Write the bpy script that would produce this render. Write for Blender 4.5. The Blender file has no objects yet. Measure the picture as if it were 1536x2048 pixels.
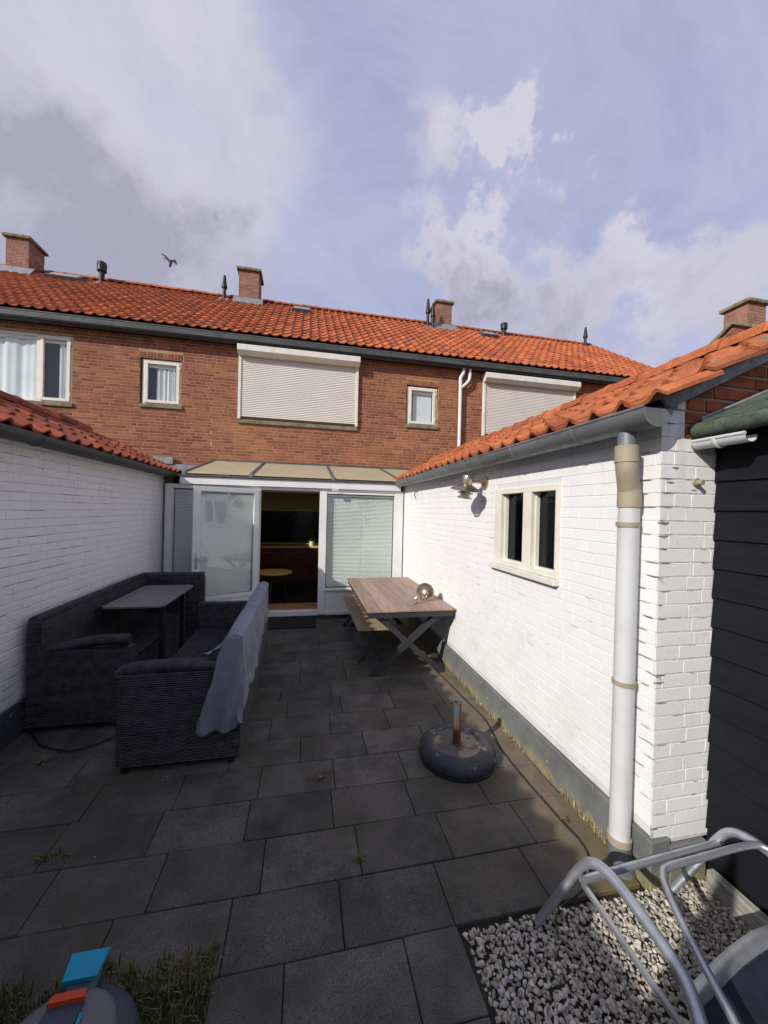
import bpy, math, random
import numpy as np
from mathutils import Vector, Matrix
R=math.radians
random.seed(7)
scene=bpy.context.scene
COL=scene.collection
# ------------------------------------------------------------------ camera
H=1.85; YAW=R(12); ROLL=R(1.36); PIT=R(-0.15)
fw=Vector((math.sin(YAW)*math.cos(PIT),math.cos(YAW)*math.cos(PIT),math.sin(PIT)))
rt=Vector((math.cos(YAW),-math.sin(YAW),0)); up=rt.cross(fw)
c_,s_=math.cos(ROLL),math.sin(ROLL)
cr=rt*c_+up*s_; cu=up*c_-rt*s_
cam=bpy.data.cameras.new('camera'); camo=bpy.data.objects.new('camera',cam); COL.objects.link(camo)
m=Matrix.Identity(4)
for i in range(3):
    m[i][0]=cr[i]; m[i][1]=cu[i]; m[i][2]=-fw[i]
m[0][3],m[1][3],m[2][3]=0,0,H
camo.matrix_world=m
cam.sensor_fit='HORIZONTAL'; cam.sensor_width=36; cam.lens=750/1536*36
cam.clip_start=.02; cam.clip_end=600
scene.camera=camo
CAM=np.array([0,0,H])
# ------------------------------------------------------------------ light
SUN=Vector((-1.45,-.95,1)).normalized()
sl=bpy.data.lights.new('sun','SUN'); sl.energy=4.2; sl.angle=R(.53); sl.color=(1,.95,.87)
so=bpy.data.objects.new('sun',sl); COL.objects.link(so)
so.rotation_euler=SUN.to_track_quat('Z','Y').to_euler(); so.location=(-20,-14,25)
scene.view_settings.view_transform='Standard'; scene.view_settings.look='None'
scene.view_settings.exposure=0; scene.view_settings.gamma=1; scene.view_settings.use_curve_mapping=False
w=bpy.data.worlds.new('World'); scene.world=w; w.use_nodes=True
nt=w.node_tree; N=nt.nodes; L=nt.links; N.clear()
out=N.new('ShaderNodeOutputWorld'); bg=N.new('ShaderNodeBackground'); L.new(bg.outputs[0],out.inputs[0])
STR=.12; bg.inputs[1].default_value=STR
sky=N.new('ShaderNodeTexSky'); sky.sky_type='NISHITA'; sky.sun_disc=False
sky.sun_elevation=R(30); sky.sun_rotation=math.atan2(SUN.x,SUN.y)%(2*math.pi)
sky.air_density=1.0; sky.dust_density=1.5; sky.ozone_density=1.5
tc=N.new('ShaderNodeTexCoord')
def nmath(op,a,b=None,c=None,clamp=False,t=None):
    T=t or nt
    n=T.nodes.new('ShaderNodeMath'); n.operation=op; n.use_clamp=clamp
    for i,x in enumerate((a,b,c)):
        if x is None: continue
        if isinstance(x,(int,float)): n.inputs[i].default_value=x
        else: T.links.new(x,n.inputs[i])
    return n.outputs[0]
def vmath(op,a,b,t=None):
    T=t or nt
    n=T.nodes.new('ShaderNodeVectorMath'); n.operation=op
    for i,x in enumerate((a,b)):
        if x is None: continue
        if isinstance(x,(tuple,list)): n.inputs[i].default_value=x
        elif isinstance(x,(int,float)): n.inputs[3].default_value=x
        else: T.links.new(x,n.inputs[i])
    return n.outputs['Value'] if op=='DOT_PRODUCT' else n.outputs[0]
def noise(vec,scale,detail=5,rough=.55,t=None,dist=0):
    T=t or nt
    n=T.nodes.new('ShaderNodeTexNoise'); n.inputs['Scale'].default_value=scale
    n.inputs['Detail'].default_value=detail; n.inputs['Roughness'].default_value=rough; n.inputs['Distortion'].default_value=dist
    T.links.new(vec,n.inputs['Vector']); return n
def maprange(x,a,b,c,d,t=None,smooth=True):
    T=t or nt
    n=T.nodes.new('ShaderNodeMapRange'); n.interpolation_type='SMOOTHSTEP' if smooth else 'LINEAR'
    T.links.new(x,n.inputs[0])
    for i,v in enumerate((a,b,c,d)): n.inputs[i+1].default_value=v
    return n.outputs[0]
def mixc(f,a,b,t=None,typ='MIX'):
    T=t or nt
    n=T.nodes.new('ShaderNodeMix'); n.data_type='RGBA'; n.blend_type=typ; n.clamp_factor=True
    if isinstance(f,(int,float)): n.inputs[0].default_value=f
    else: T.links.new(f,n.inputs[0])
    for i,x in ((6,a),(7,b)):
        if isinstance(x,(tuple,list)): n.inputs[i].default_value=(*x[:3],1)
        else: T.links.new(x,n.inputs[i])
    return n.outputs[2]
D=tc.outputs['Generated']
wn=noise(D,3.0,7,.6); wv=vmath('SUBTRACT',wn.outputs['Color'],(.5,.5,.5))
ws=vmath('SCALE',wv,.15); Dw=vmath('ADD',D,ws)
def blob(T,d,r,amp):
    v=vmath('DOT_PRODUCT',Dw,tuple(Vector(d).normalized()))
    return nmath('MULTIPLY',maprange(v,math.cos(R(r)),1,0,1),amp)
def blobs(lst):
    o=None
    for b in lst:
        x=blob(nt,*b); o=x if o is None else nmath('ADD',o,x)
    return o
# cloud masses
cov=blobs([((-.36,.69,.60),30,.85),((-.41,.78,.47),20,.5),((-.16,.72,.67),14,.30),((-.30,.60,.74),16,.35),
 ((.50,.555,.67),7,.50),((.49,.60,.64),6,.46),((.44,.655,.62),5,.42),((.27,.765,.585),8,.66),((.36,.75,.555),9,.74),((.42,.72,.54),10,.70),((.50,.68,.52),12,.60),((.33,.82,.47),9,.45),
 ((.60,.54,.585),9,.65),((.56,.53,.64),7,.55),((.70,.505,.50),11,.85),((.73,.53,.42),12,.80),((.60,.66,.45),12,.65),
 ((-.8,-.2,.5),45,.6),((.7,-.5,.5),50,.5),((0,-.9,.4),50,.4)])
cn=noise(Dw,4.0,10,.58); cn2=noise(D,14,8,.65)
tex=nmath('ADD',nmath('MULTIPLY',nmath('SUBTRACT',cn.outputs[0],.5),1.15),nmath('MULTIPLY',nmath('SUBTRACT',cn2.outputs[0],.5),.30))
mask=maprange(nmath('ADD',tex,cov),-.32,1.55,0,.95)
# thin high veil with streaks
st_=vmath('MULTIPLY',D,(1.6,3.2,3.2)); vn=noise(st_,1.8,9,.62,dist=.6)
# greyer, thicker parts
dark=blobs([((-.47,.73,.50),15,.85),((-.33,.80,.48),16,.75),((-.20,.85,.46),13,.45),((.52,.72,.44),11,.55),((.42,.80,.45),10,.5),((.30,.84,.46),9,.35),((.75,.50,.40),10,.35)])
dn=noise(Dw,5.5,9,.62)
dk=nmath('ADD',nmath('MULTIPLY',dark,maprange(dn.outputs[0],.20,.80,.30,1.15)),maprange(dn.outputs[0],.42,.8,0,.30),clamp=True)
ccol=mixc(dk,(.66/STR,.645/STR,.75/STR),(.40/STR,.39/STR,.50/STR))
veil=mixc(maprange(vn.outputs[0],.3,.72,.50,.88),mixc(.35,sky.outputs[0],(.33/STR,.41/STR,.76/STR)),(.50/STR,.52/STR,.74/STR))
L.new(mixc(mask,veil,ccol),bg.inputs[0])
scene.render.engine='CYCLES'
# ------------------------------------------------------------------ materials
MATS={}
def mat(name,col,col2=None,ns=6,lo=.4,hi=.65,rough=.7,metal=0,tint=0,hue=None,grain=0,gs=250,bump=0,bs=40,bdist=.004,spec=.35,detail=6,dirt=None,extra=None,stretch=None,alpha=None):
    m=bpy.data.materials.new(name); m.use_nodes=True; t=m.node_tree; n=t.nodes; l=t.links
    b=n['Principled BSDF']; b.inputs['Roughness'].default_value=rough; b.inputs['Metallic'].default_value=metal
    b.inputs['Specular IOR Level'].default_value=spec
    g=n.new('ShaderNodeNewGeometry'); P=g.outputs['Position']
    PS=vmath('MULTIPLY',P,stretch,t) if stretch else P
    c=n.new('ShaderNodeRGB'); c.outputs[0].default_value=(*col,1); cur=c.outputs[0]
    if col2:
        nz=noise(PS,ns,detail,.6,t)
        cur=mixc(maprange(nz.outputs[0],lo,hi,0,1,t),cur,col2,t)
    oi=n.new('ShaderNodeObjectInfo')
    rnd=nmath('FRACT',nmath('ADD',nmath('MULTIPLY',g.outputs['Random Per Island'],7.31,t=t),oi.outputs['Random'],t=t),t=t)
    if hue:
        r2=nmath('FRACT',nmath('MULTIPLY',rnd,13.7,t=t),t=t)
        cur=mixc(nmath('MULTIPLY',nmath('POWER',r2,2.0,t=t),.9,t=t),cur,hue,t)
    if tint:
        v=maprange(rnd,0,1,1-tint,1+tint,t,False)
        hs=n.new('ShaderNodeHueSaturation'); l.new(cur,hs.inputs['Color']); l.new(v,hs.inputs['Value']); cur=hs.outputs[0]
    if grain:
        gz=noise(P,gs,2,.6,t); v=maprange(gz.outputs[0],.25,.75,1-grain,1+grain,t,False)
        hs=n.new('ShaderNodeHueSaturation'); l.new(cur,hs.inputs['Color']); l.new(v,hs.inputs['Value']); cur=hs.outputs[0]
    if dirt:
        for (dc,ds,dlo,dhi,amt) in dirt:
            dz=noise(P,ds,8,.65,t); cur=mixc(nmath('MULTIPLY',maprange(dz.outputs[0],dlo,dhi,0,1,t),amt,t=t),cur,dc,t)
    if extra: cur=extra(t,P,cur)
    l.new(cur,b.inputs['Base Color'])
    if rough<.95:
        rz=noise(P,18,4,.6,t); l.new(maprange(rz.outputs[0],.3,.7,max(0.02,rough-.1),min(1,rough+.1),t,False),b.inputs['Roughness'])
    if bump:
        bz=noise(PS,bs,8,.6,t); bn=n.new('ShaderNodeBump'); bn.inputs['Strength'].default_value=bump; bn.inputs['Distance'].default_value=bdist
        l.new(bz.outputs[0],bn.inputs['Height']); l.new(bn.outputs[0],b.inputs['Normal'])
    MATS[name]=m; return m
def glass(name,tintc=(.9,.95,.93),refl=1.0,dens=.0,col=(.02,.02,.02)):
    m=bpy.data.materials.new(name); m.use_nodes=True; t=m.node_tree; n=t.nodes; l=t.links; n.clear()
    o=n.new('ShaderNodeOutputMaterial'); mx=n.new('ShaderNodeMixShader'); tr=n.new('ShaderNodeBsdfTransparent'); gl=n.new('ShaderNodeBsdfGlossy')
    tr.inputs[0].default_value=(*tintc,1); gl.inputs['Roughness'].default_value=.02; gl.inputs[0].default_value=(.95,.97,1,1)
    fr=n.new('ShaderNodeLayerWeight'); fr.inputs[0].default_value=.5
    g=n.new('ShaderNodeNewGeometry'); bz=noise(g.outputs['Position'],1.7,2,.5,t); bn=n.new('ShaderNodeBump'); bn.inputs['Distance'].default_value=.01; bn.inputs['Strength'].default_value=.35
    l.new(bz.outputs[0],bn.inputs['Height']); l.new(bn.outputs[0],gl.inputs['Normal'])
    f=nmath('MULTIPLY',nmath('ADD',nmath('MULTIPLY',nmath('POWER',fr.outputs[1],4.0,t=t),.9,t=t),.06,t=t),refl,t=t,clamp=True)
    l.new(f,mx.inputs[0]); l.new(tr.outputs[0],mx.inputs[1]); l.new(gl.outputs[0],mx.inputs[2]); l.new(mx.outputs[0],o.inputs[0])
    return m
def mossy(col,zlo,zhi,ns,amt):
    def f(t,P,cur):
        sx=t.nodes.new('ShaderNodeSeparateXYZ'); t.links.new(P,sx.inputs[0])
        h=maprange(sx.outputs[2],zlo,zhi,1,0,t); nz=noise(P,ns,7,.7,t)
        k=nmath('MULTIPLY',nmath('MULTIPLY',h,maprange(nz.outputs[0],.38,.6,0,1,t),t=t),amt,t=t)
        return mixc(k,cur,col,t)
    return f
brickM=mat('facade_brick',(.235,.086,.046),(.295,.12,.055),ns=1.1,lo=.38,hi=.62,rough=.9,tint=.30,hue=(.20,.068,.048),grain=.22,gs=120,bump=.5,bs=90,dirt=[((.40,.175,.07),.9,.52,.72,.5),((.22,.09,.06),2.2,.55,.75,.45)])
mortarM=mat('mortar',(.44,.27,.16),(.35,.20,.13),ns=3,rough=.95,grain=.2,bump=.4,bs=120)
chimM=mat('chimney_brick',(.30,.155,.115),(.24,.12,.095),ns=4,rough=.9,tint=.2,grain=.2,gs=100)
gbrickM=mat('gable_brick',(.34,.085,.04),(.22,.06,.035),ns=9,rough=.9,tint=.2,grain=.25,gs=90,bump=.7,bs=60,dirt=[((.12,.06,.045),25,.58,.72,.6)])
gmortM=mat('gable_mortar',(.30,.25,.19),(.2,.17,.13),ns=14,rough=.95,grain=.3,bump=.6,bs=90)
def whitex(t,P,cur):
    sx=t.nodes.new('ShaderNodeSeparateXYZ'); t.links.new(P,sx.inputs[0])
    nz=noise(P,3.5,8,.7,t); h=maprange(sx.outputs[2],.2,1.1,1,0,t)
    k=nmath('MULTIPLY',nmath('MULTIPLY',h,maprange(nz.outputs[0],.45,.7,0,1,t),t=t),.35,t=t)
    cur=mixc(k,cur,(.52,.50,.38),t)
    h2=maprange(sx.outputs[2],1.7,2.3,0,1,t); n2=noise(vmath('MULTIPLY',P,(7,7,.7),t),1.6,6,.65,t)
    k2=nmath('MULTIPLY',nmath('MULTIPLY',h2,maprange(n2.outputs[0],.5,.72,0,1,t),t=t),.35,t=t)
    return mixc(k2,cur,(.45,.42,.36),t)
whiteM=mat('white_painted_brick',(.79,.79,.785),(.76,.762,.765),ns=2.2,rough=.62,tint=.010,grain=.03,gs=60,bump=.45,bs=45,bdist=.003,
   dirt=[((.16,.11,.09),46,.715,.735,.9),((.55,.55,.53),1.3,.6,.8,.35)],extra=whitex)
jointM=mat('white_painted_joint',(.66,.66,.655),(.50,.49,.46),ns=5,lo=.55,hi=.78,rough=.8,bump=.6,bs=60,bdist=.004,dirt=[((.22,.12,.08),18,.66,.72,.8)],extra=whitex)
plinthM=mat('grey_painted_plinth',(.155,.165,.165),(.12,.125,.12),ns=5,rough=.75,grain=.08,bump=.5,bs=30,bdist=.004,
   dirt=[((.55,.54,.50),15,.66,.70,.9),((.35,.15,.10),12,.685,.72,.8)],extra=mossy((.30,.25,.10),-.01,.13,7,.95))
tileM=mat('orange_roof_tile',(.36,.088,.024),(.45,.125,.034),ns=1.2,rough=.8,tint=.26,hue=(.33,.085,.04),grain=.12,gs=90,bump=.4,bs=60,dirt=[((.20,.09,.06),1.2,.52,.72,.55),((.10,.065,.055),14,.60,.74,.45)])
tileLM=mat('weathered_roof_tile',(.36,.085,.03),(.24,.065,.035),ns=4,rough=.85,tint=.28,hue=(.16,.05,.04),grain=.15,gs=80,bump=.5,bs=60,dirt=[((.07,.045,.04),9,.52,.70,.75)])
nearTileM=mat('bright_roof_tile',(.37,.105,.034),(.45,.155,.058),ns=7,rough=.85,tint=.20,hue=(.30,.075,.032),grain=.28,gs=110,bump=.8,bs=55,bdist=.006,dirt=[((.15,.07,.04),5,.52,.68,.65),((.33,.30,.22),38,.66,.72,.6),((.07,.05,.04),22,.62,.70,.7)])
slabs_extra=None
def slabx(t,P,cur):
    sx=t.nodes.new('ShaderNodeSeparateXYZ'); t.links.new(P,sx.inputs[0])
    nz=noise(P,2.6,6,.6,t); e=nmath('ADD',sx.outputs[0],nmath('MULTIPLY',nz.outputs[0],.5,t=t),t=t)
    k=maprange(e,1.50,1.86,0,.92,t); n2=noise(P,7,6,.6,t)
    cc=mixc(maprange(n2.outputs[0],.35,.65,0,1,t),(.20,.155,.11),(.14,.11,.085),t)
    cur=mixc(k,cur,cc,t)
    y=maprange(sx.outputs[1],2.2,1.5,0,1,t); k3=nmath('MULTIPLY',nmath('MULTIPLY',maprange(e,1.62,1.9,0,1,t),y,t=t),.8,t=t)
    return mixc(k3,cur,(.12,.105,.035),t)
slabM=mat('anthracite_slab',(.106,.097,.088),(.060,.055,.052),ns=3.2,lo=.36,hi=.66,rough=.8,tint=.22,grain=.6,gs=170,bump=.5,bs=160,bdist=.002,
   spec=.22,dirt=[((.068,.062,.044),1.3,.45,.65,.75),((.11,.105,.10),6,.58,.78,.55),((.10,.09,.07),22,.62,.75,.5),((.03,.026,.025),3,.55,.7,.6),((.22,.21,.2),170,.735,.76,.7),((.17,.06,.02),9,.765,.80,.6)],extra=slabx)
jointSoil=mat('joint_soil',(.022,.018,.014),(.04,.04,.02),ns=9,rough=1,grain=.4)
soilM=mat('garden_soil',(.05,.04,.025),(.03,.035,.015),ns=9,rough=1,grain=.4,bump=.8,bs=50)
gravelM=mat('pale_gravel',(.47,.44,.39),(.36,.345,.325),ns=30,rough=.85,tint=.38,hue=(.48,.40,.29),grain=.12,gs=120,bump=.4,bs=140)
zincM=mat('zinc',(.20,.215,.225),(.15,.16,.165),ns=5,rough=.5,metal=.35,grain=.05,spec=.5,dirt=[((.30,.31,.31),3,.55,.75,.5)])
zincD=mat('dark_zinc',(.10,.105,.105),(.07,.07,.068),ns=4,rough=.6,metal=.2,dirt=[((.2,.2,.19),20,.62,.72,.5)])
leadM=mat('lead_flashing',(.28,.29,.31),(.19,.2,.215),ns=9,rough=.6,metal=.3,bump=.4,bs=25,bdist=.006)
pvcM=mat('grey_white_pvc',(.60,.61,.62),(.54,.55,.55),ns=3,rough=.4,spec=.4)
beigeM=mat('beige_pvc',(.36,.31,.22),(.30,.26,.19),ns=6,rough=.55)
creamM=mat('cream_frame_paint',(.72,.70,.62),(.66,.63,.55),ns=5,rough=.45,bump=.15,bs=30)
whitepvcM=mat('white_pvc_frame',(.74,.74,.73),(.68,.68,.67),ns=3,rough=.4)
shutM=mat('cream_shutter',(.74,.70,.64),(.71,.67,.61),ns=2,rough=.5)
darkwoodM=mat('black_stained_board',(.008,.009,.013),(.006,.007,.010),ns=3,rough=.75,grain=.15,bump=.6,bs=30,bdist=.003,stretch=(6,1,6),spec=.2,dirt=[((.035,.034,.034),2.5,.62,.8,.5)])
shingM=mat('mossy_felt_shingle',(.062,.088,.066),(.10,.125,.09),ns=12,rough=.95,grain=.4,gs=180,bump=.8,bs=120,dirt=[((.022,.03,.022),18,.5,.7,.7),((.16,.17,.13),35,.64,.75,.5)])
blackM=mat('black_plastic',(.018,.018,.02),rough=.5)
ratM=mat('dark_rattan',(.046,.044,.052),(.020,.020,.025),ns=14,rough=.55,tint=.25,grain=.3,gs=150,bump=.4,bs=120,bdist=.002,spec=.4)
greytopM=mat('grey_table_sheet',(.19,.185,.19),(.16,.155,.16),ns=5,rough=.4,grain=.08)
clothM=mat('grey_blue_cloth',(.21,.22,.27),(.155,.165,.215),ns=4,rough=.95,grain=.06,gs=600,bump=.35,bs=350,bdist=.001)
plankM=mat('brown_wood_plank',(.36,.25,.195),(.27,.185,.15),ns=3,rough=.55,tint=.16,bump=.4,bs=14,bdist=.003,stretch=(9,1,9),grain=.08)
benchM=mat('bench_plank_wood',(.34,.26,.155),(.26,.20,.12),ns=3,rough=.7,tint=.15,bump=.4,bs=14,bdist=.003,stretch=(9,1,9))
anthM=mat('anthracite_metal',(.032,.033,.038),(.026,.027,.031),ns=4,rough=.45,spec=.5)
aluM=mat('dull_aluminium',(.50,.52,.56),(.42,.44,.48),ns=8,rough=.4,metal=.75,grain=.06,dirt=[((.3,.31,.34),16,.55,.75,.5)])
navyM=mat('navy_mesh_fabric',(.014,.017,.034),(.010,.012,.024),ns=20,rough=.8,grain=.2,gs=500)
steelM=mat('bronzed_steel',(.56,.48,.38),(.34,.27,.20),ns=14,rough=.28,metal=.9)
rustM=mat('rusty_steel',(.125,.05,.028),(.07,.03,.02),ns=14,rough=.85,grain=.2,gs=90,bump=.5,bs=70,
   extra=lambda t,P,cur:(lambda sx:(t.links.new(P,sx.inputs[0]),mixc(nmath('MULTIPLY',maprange(sx.outputs[2],.24,.34,0,1,t),maprange(noise(P,14,5,.6,t).outputs[0],.35,.55,0,1,t),t=t),cur,(.06,.085,.105),t))[1])(t.nodes.new('ShaderNodeSeparateXYZ')))
baseM=mat('worn_blue_black_plastic',(.030,.034,.048),(.050,.052,.060),ns=9,rough=.6,grain=.2,bump=.4,bs=40,dirt=[((.26,.25,.23),16,.58,.66,.8),((.012,.012,.012),8,.5,.7,.6)])
concM=mat('dusty_concrete',(.23,.195,.145),(.07,.065,.062),ns=6,lo=.46,hi=.56,rough=.95,grain=.2,bump=.7,bs=60,dirt=[((.12,.11,.10),6,.5,.62,.8)])
matM=mat('black_doormat',(.012,.012,.013),rough=1,bump=.8,bs=300,bdist=.003)
panelM=None
turqM=mat('turquoise_plastic',(.0,.27,.44),(.0,.24,.40),ns=3,rough=.45)
orangeM=mat('orange_red_plastic',(.55,.07,.02),(.48,.06,.02),ns=3,rough=.5)
slateM=mat('slate_plastic',(.045,.055,.085),(.035,.043,.066),ns=4,rough=.5)
greyplM=mat('grey_plastic',(.13,.14,.155),(.11,.12,.135),ns=4,rough=.5)
grassM=mat('grass_blade',(.050,.085,.015),(.08,.115,.025),ns=7,rough=.8,tint=.5,hue=(.16,.12,.05))
dryM=mat('dry_grass_blade',(.34,.29,.14),(.20,.21,.07),ns=9,rough=.8,tint=.4,hue=(.45,.40,.27))
leafM=mat('dead_leaf',(.16,.075,.035),(.22,.13,.05),ns=30,rough=.8,tint=.3)
greenleafM=mat('green_leaf',(.08,.15,.02),(.05,.10,.015),ns=20,rough=.6,tint=.3)
curtM=mat('white_curtain',(.78,.80,.82),(.72,.74,.77),ns=3,rough=.9)
darkroomM=mat('dark_room_wall',(.20,.165,.09),(.16,.13,.075),ns=3,rough=.9)
redcabM=mat('dark_red_cabinet',(.10,.018,.014),(.08,.014,.012),ns=3,rough=.35)
splashM=mat('black_glass_splashback',(.008,.008,.010),rough=.12)
counterM=mat('oak_worktop',(.68,.46,.15),(.58,.39,.13),ns=8,rough=.5)
floorM=mat('oak_floor_board',(.46,.27,.14),(.38,.21,.11),ns=5,rough=.5,stretch=(8,1,1))
carpetM=mat('dark_carpet',(.010,.009,.009),rough=1)
mossCapM=mat('mossy_concrete_cap',(.22,.20,.13),(.13,.12,.06),ns=8,rough=.95,bump=.6,bs=40)
blindM=mat('blind_slat_white',(.78,.80,.77),(.74,.76,.73),ns=2,rough=.5)
roofgl=mat('cream_polycarbonate',(.70,.64,.45),(.64,.58,.42),ns=1.3,rough=.35,grain=.03,dirt=[((.36,.32,.2),3,.55,.75,.4)])
railM=mat('weathered_rail',(.36,.35,.31),(.22,.21,.18),ns=14,rough=.8,grain=.15,bump=.5,bs=40,stretch=(6,1,6))
def translucent(m,col,f):
    t=m.node_tree; n=t.nodes; l=t.links; b=n['Principled BSDF']; o=[x for x in n if x.type=='OUTPUT_MATERIAL'][0]
    tr=n.new('ShaderNodeBsdfTranslucent'); tr.inputs[0].default_value=(*col,1); mx=n.new('ShaderNodeMixShader'); mx.inputs[0].default_value=f
    l.new(b.outputs[0],mx.inputs[1]); l.new(tr.outputs[0],mx.inputs[2]); l.new(mx.outputs[0],o.inputs[0])
translucent(roofgl,(.85,.76,.55),.45)
birdM=mat('dark_feather',(.04,.04,.05),(.10,.07,.06),ns=8,rough=.8)
paneM=glass('window_glass',(.95,.97,.96),.65); darkpane=glass('dark_glass',(.5,.52,.6),.45)
# ------------------------------------------------------------------ mesh helpers
class MB:
    def __init__(s): s.v=[]; s.f=[]
    def add(s,vs,fs):
        o=len(s.v); s.v+= [tuple(p) for p in vs]; s.f+=[tuple(i+o for i in f) for f in fs]; return s
    def box(s,x0,x1,y0,y1,z0,z1,b=0):
        if b<=0:
            vs=[(x,y,z) for x in (x0,x1) for y in (y0,y1) for z in (z0,z1)]
            return s.add(vs,[(0,1,3,2),(4,6,7,5),(0,4,5,1),(2,3,7,6),(0,2,6,4),(1,5,7,3)])
        # chamfered box
        X,Y,Z=(x0,x1),(y0,y1),(z0,z1); sg=(1,-1); vs=[]; idx={}
        for i in (0,1):
            for j in (0,1):
                for k in (0,1):
                    bx,by,bz=sg[i]*b,sg[j]*b,sg[k]*b
                    idx[i,j,k,0]=len(vs); vs.append((X[i],Y[j]+by,Z[k]+bz))
                    idx[i,j,k,1]=len(vs); vs.append((X[i]+bx,Y[j],Z[k]+bz))
                    idx[i,j,k,2]=len(vs); vs.append((X[i]+bx,Y[j]+by,Z[k]))
        fs=[]
        def q(l): fs.append(tuple(l))
        for i in (0,1):
            l=[idx[i,0,0,0],idx[i,1,0,0],idx[i,1,1,0],idx[i,0,1,0]]; q(l[::-1] if i==0 else l)
            l=[idx[0,i,0,1],idx[1,i,0,1],idx[1,i,1,1],idx[0,i,1,1]]; q(l if i==0 else l[::-1])
            l=[idx[0,0,i,2],idx[1,0,i,2],idx[1,1,i,2],idx[0,1,i,2]]; q(l[::-1] if i==0 else l)
        for i in (0,1):
            for j in (0,1):
                q([idx[i,j,0,0],idx[i,j,1,0],idx[i,j,1,1],idx[i,j,0,1]])
                q([idx[i,0,j,0],idx[i,1,j,0],idx[i,1,j,2],idx[i,0,j,2]])
                q([idx[0,i,j,1],idx[1,i,j,1],idx[1,i,j,2],idx[0,i,j,2]])
        for i in (0,1):
            for j in (0,1):
                for k in (0,1): q([idx[i,j,k,0],idx[i,j,k,1],idx[i,j,k,2]])
        s.add(vs,fs); s.fix=True; return s
    def tube(s,pts,r,n=10,cap=True,flat=None):
        pts=[Vector(p) for p in pts]; rings=[]; prev=None
        rr=r if isinstance(r,(list,tuple)) else [r]*len(pts)
        for i,p in enumerate(pts):
            a=pts[max(0,i-1)]; b=pts[min(len(pts)-1,i+1)]; d=(b-a).normalized()
            if prev is None:
                u=d.cross(Vector((0,0,1)));
                if u.length<.01: u=d.cross(Vector((1,0,0)))
                u.normalize()
            else:
                u=(prev-d*prev.dot(d)).normalized()
            prev=u; v=d.cross(u)
            fx,fy=flat if flat else (1,1)
            rings.append([p+u*math.cos(2*math.pi*k/n)*rr[i]*fx+v*math.sin(2*math.pi*k/n)*rr[i]*fy for k in range(n)])
        vs=[q for rg in rings for q in rg]; fs=[]
        for i in range(len(pts)-1):
            for k in range(n):
                k2=(k+1)%n; fs.append((i*n+k,i*n+k2,(i+1)*n+k2,(i+1)*n+k))
        if cap: fs.append(tuple(range(n))[::-1]); fs.append(tuple((len(pts)-1)*n+k for k in range(n)))
        return s.add(vs,fs)
    def lathe(s,prof,c=(0,0,0),n=24,ax=None):
        # prof: (r,z)
        vs=[];fs=[]
        for (r,z) in prof:
            for k in range(n):
                a=2*math.pi*k/n; vs.append((r*math.cos(a),r*math.sin(a),z))
        for i in range(len(prof)-1):
            for k in range(n):
                k2=(k+1)%n; fs.append((i*n+k,i*n+k2,(i+1)*n+k2,(i+1)*n+k))
        M4=ax if ax else Matrix.Identity(4)
        vs=[(M4@Vector(p))+Vector(c) for p in vs]
        return s.add(vs,fs)
    def quad(s,a,b,c,d): return s.add([a,b,c,d],[(0,1,2,3)])
    def prism(s,poly,vec):
        n=len(poly); p2=[tuple(Vector(p)+Vector(vec)) for p in poly]
        fs=[tuple(range(n))[::-1],tuple(range(n,2*n))]+[(i,(i+1)%n,n+(i+1)%n,n+i) for i in range(n)]
        return s.add(list(poly)+p2,fs)
    def grid(s,fn,nu,nv,thick=None):
        vs=[tuple(fn(i/nu,j/nv)) for i in range(nu+1) for j in range(nv+1)]
        fs=[(i*(nv+1)+j,(i+1)*(nv+1)+j,(i+1)*(nv+1)+j+1,i*(nv+1)+j+1) for i in range(nu) for j in range(nv)]
        return s.add(vs,fs)
    def mesh(s,name,m,smooth=False):
        me=bpy.data.meshes.new(name); me.from_pydata(s.v,[],s.f); me.materials.append(m)
        if smooth:
            me.polygons.foreach_set('use_smooth',[True]*len(me.polygons))
            if smooth!='all': 
                try: me.set_sharp_from_angle(angle=R(40))
                except Exception: pass
        return me
    def build(s,name,m,parent=None,smooth=False,kind=None,loc=None,recalc=True):
        me=s.mesh(name,m,smooth)
        if recalc:
            import bmesh
            bm=bmesh.new(); bm.from_mesh(me); bmesh.ops.recalc_face_normals(bm,faces=bm.faces); bm.to_mesh(me); bm.free()
            if smooth and smooth!='all':
                try: me.set_sharp_from_angle(angle=R(40))
                except Exception: pass
        return obj(name,me,parent,kind)
def obj(name,me,parent=None,kind=None,mw=None):
    o=bpy.data.objects.new(name,me); COL.objects.link(o)
    if parent is not None:
        o.parent=parent; o.matrix_parent_inverse=INV[parent.name] if parent.name in INV else Matrix.Identity(4)
    if mw is not None: o.matrix_basis=mw
    if kind: o['kind']=kind
    return o
INV={}
def thing(name,label,cat,loc=(0,0,0),group=None):
    o=bpy.data.objects.new(name,None); COL.objects.link(o); o.location=loc; o.empty_display_size=.2
    INV[o.name]=Matrix.Translation(loc).inverted()
    o['label']=label; o['category']=cat
    if group: o['group']=group
    return o
def tag(o,label,cat,group=None):
    o['label']=label; o['category']=cat
    if group: o['group']=group
    return o
def bezier(pts,n=8):
    # catmull-rom through pts
    P=[Vector(p) for p in pts]; P=[P[0]*2-P[1]]+P+[P[-1]*2-P[-2]]; o=[]
    for i in range(1,len(P)-2):
        for k in range(n):
            t=k/n; a,b,c,d=P[i-1],P[i],P[i+1],P[i+2]
            o.append(.5*((2*b)+(-a+c)*t+(2*a-5*b+4*c-d)*t*t+(-a+3*b-3*c+d)*t**3))
    o.append(P[-2]); return o
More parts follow.
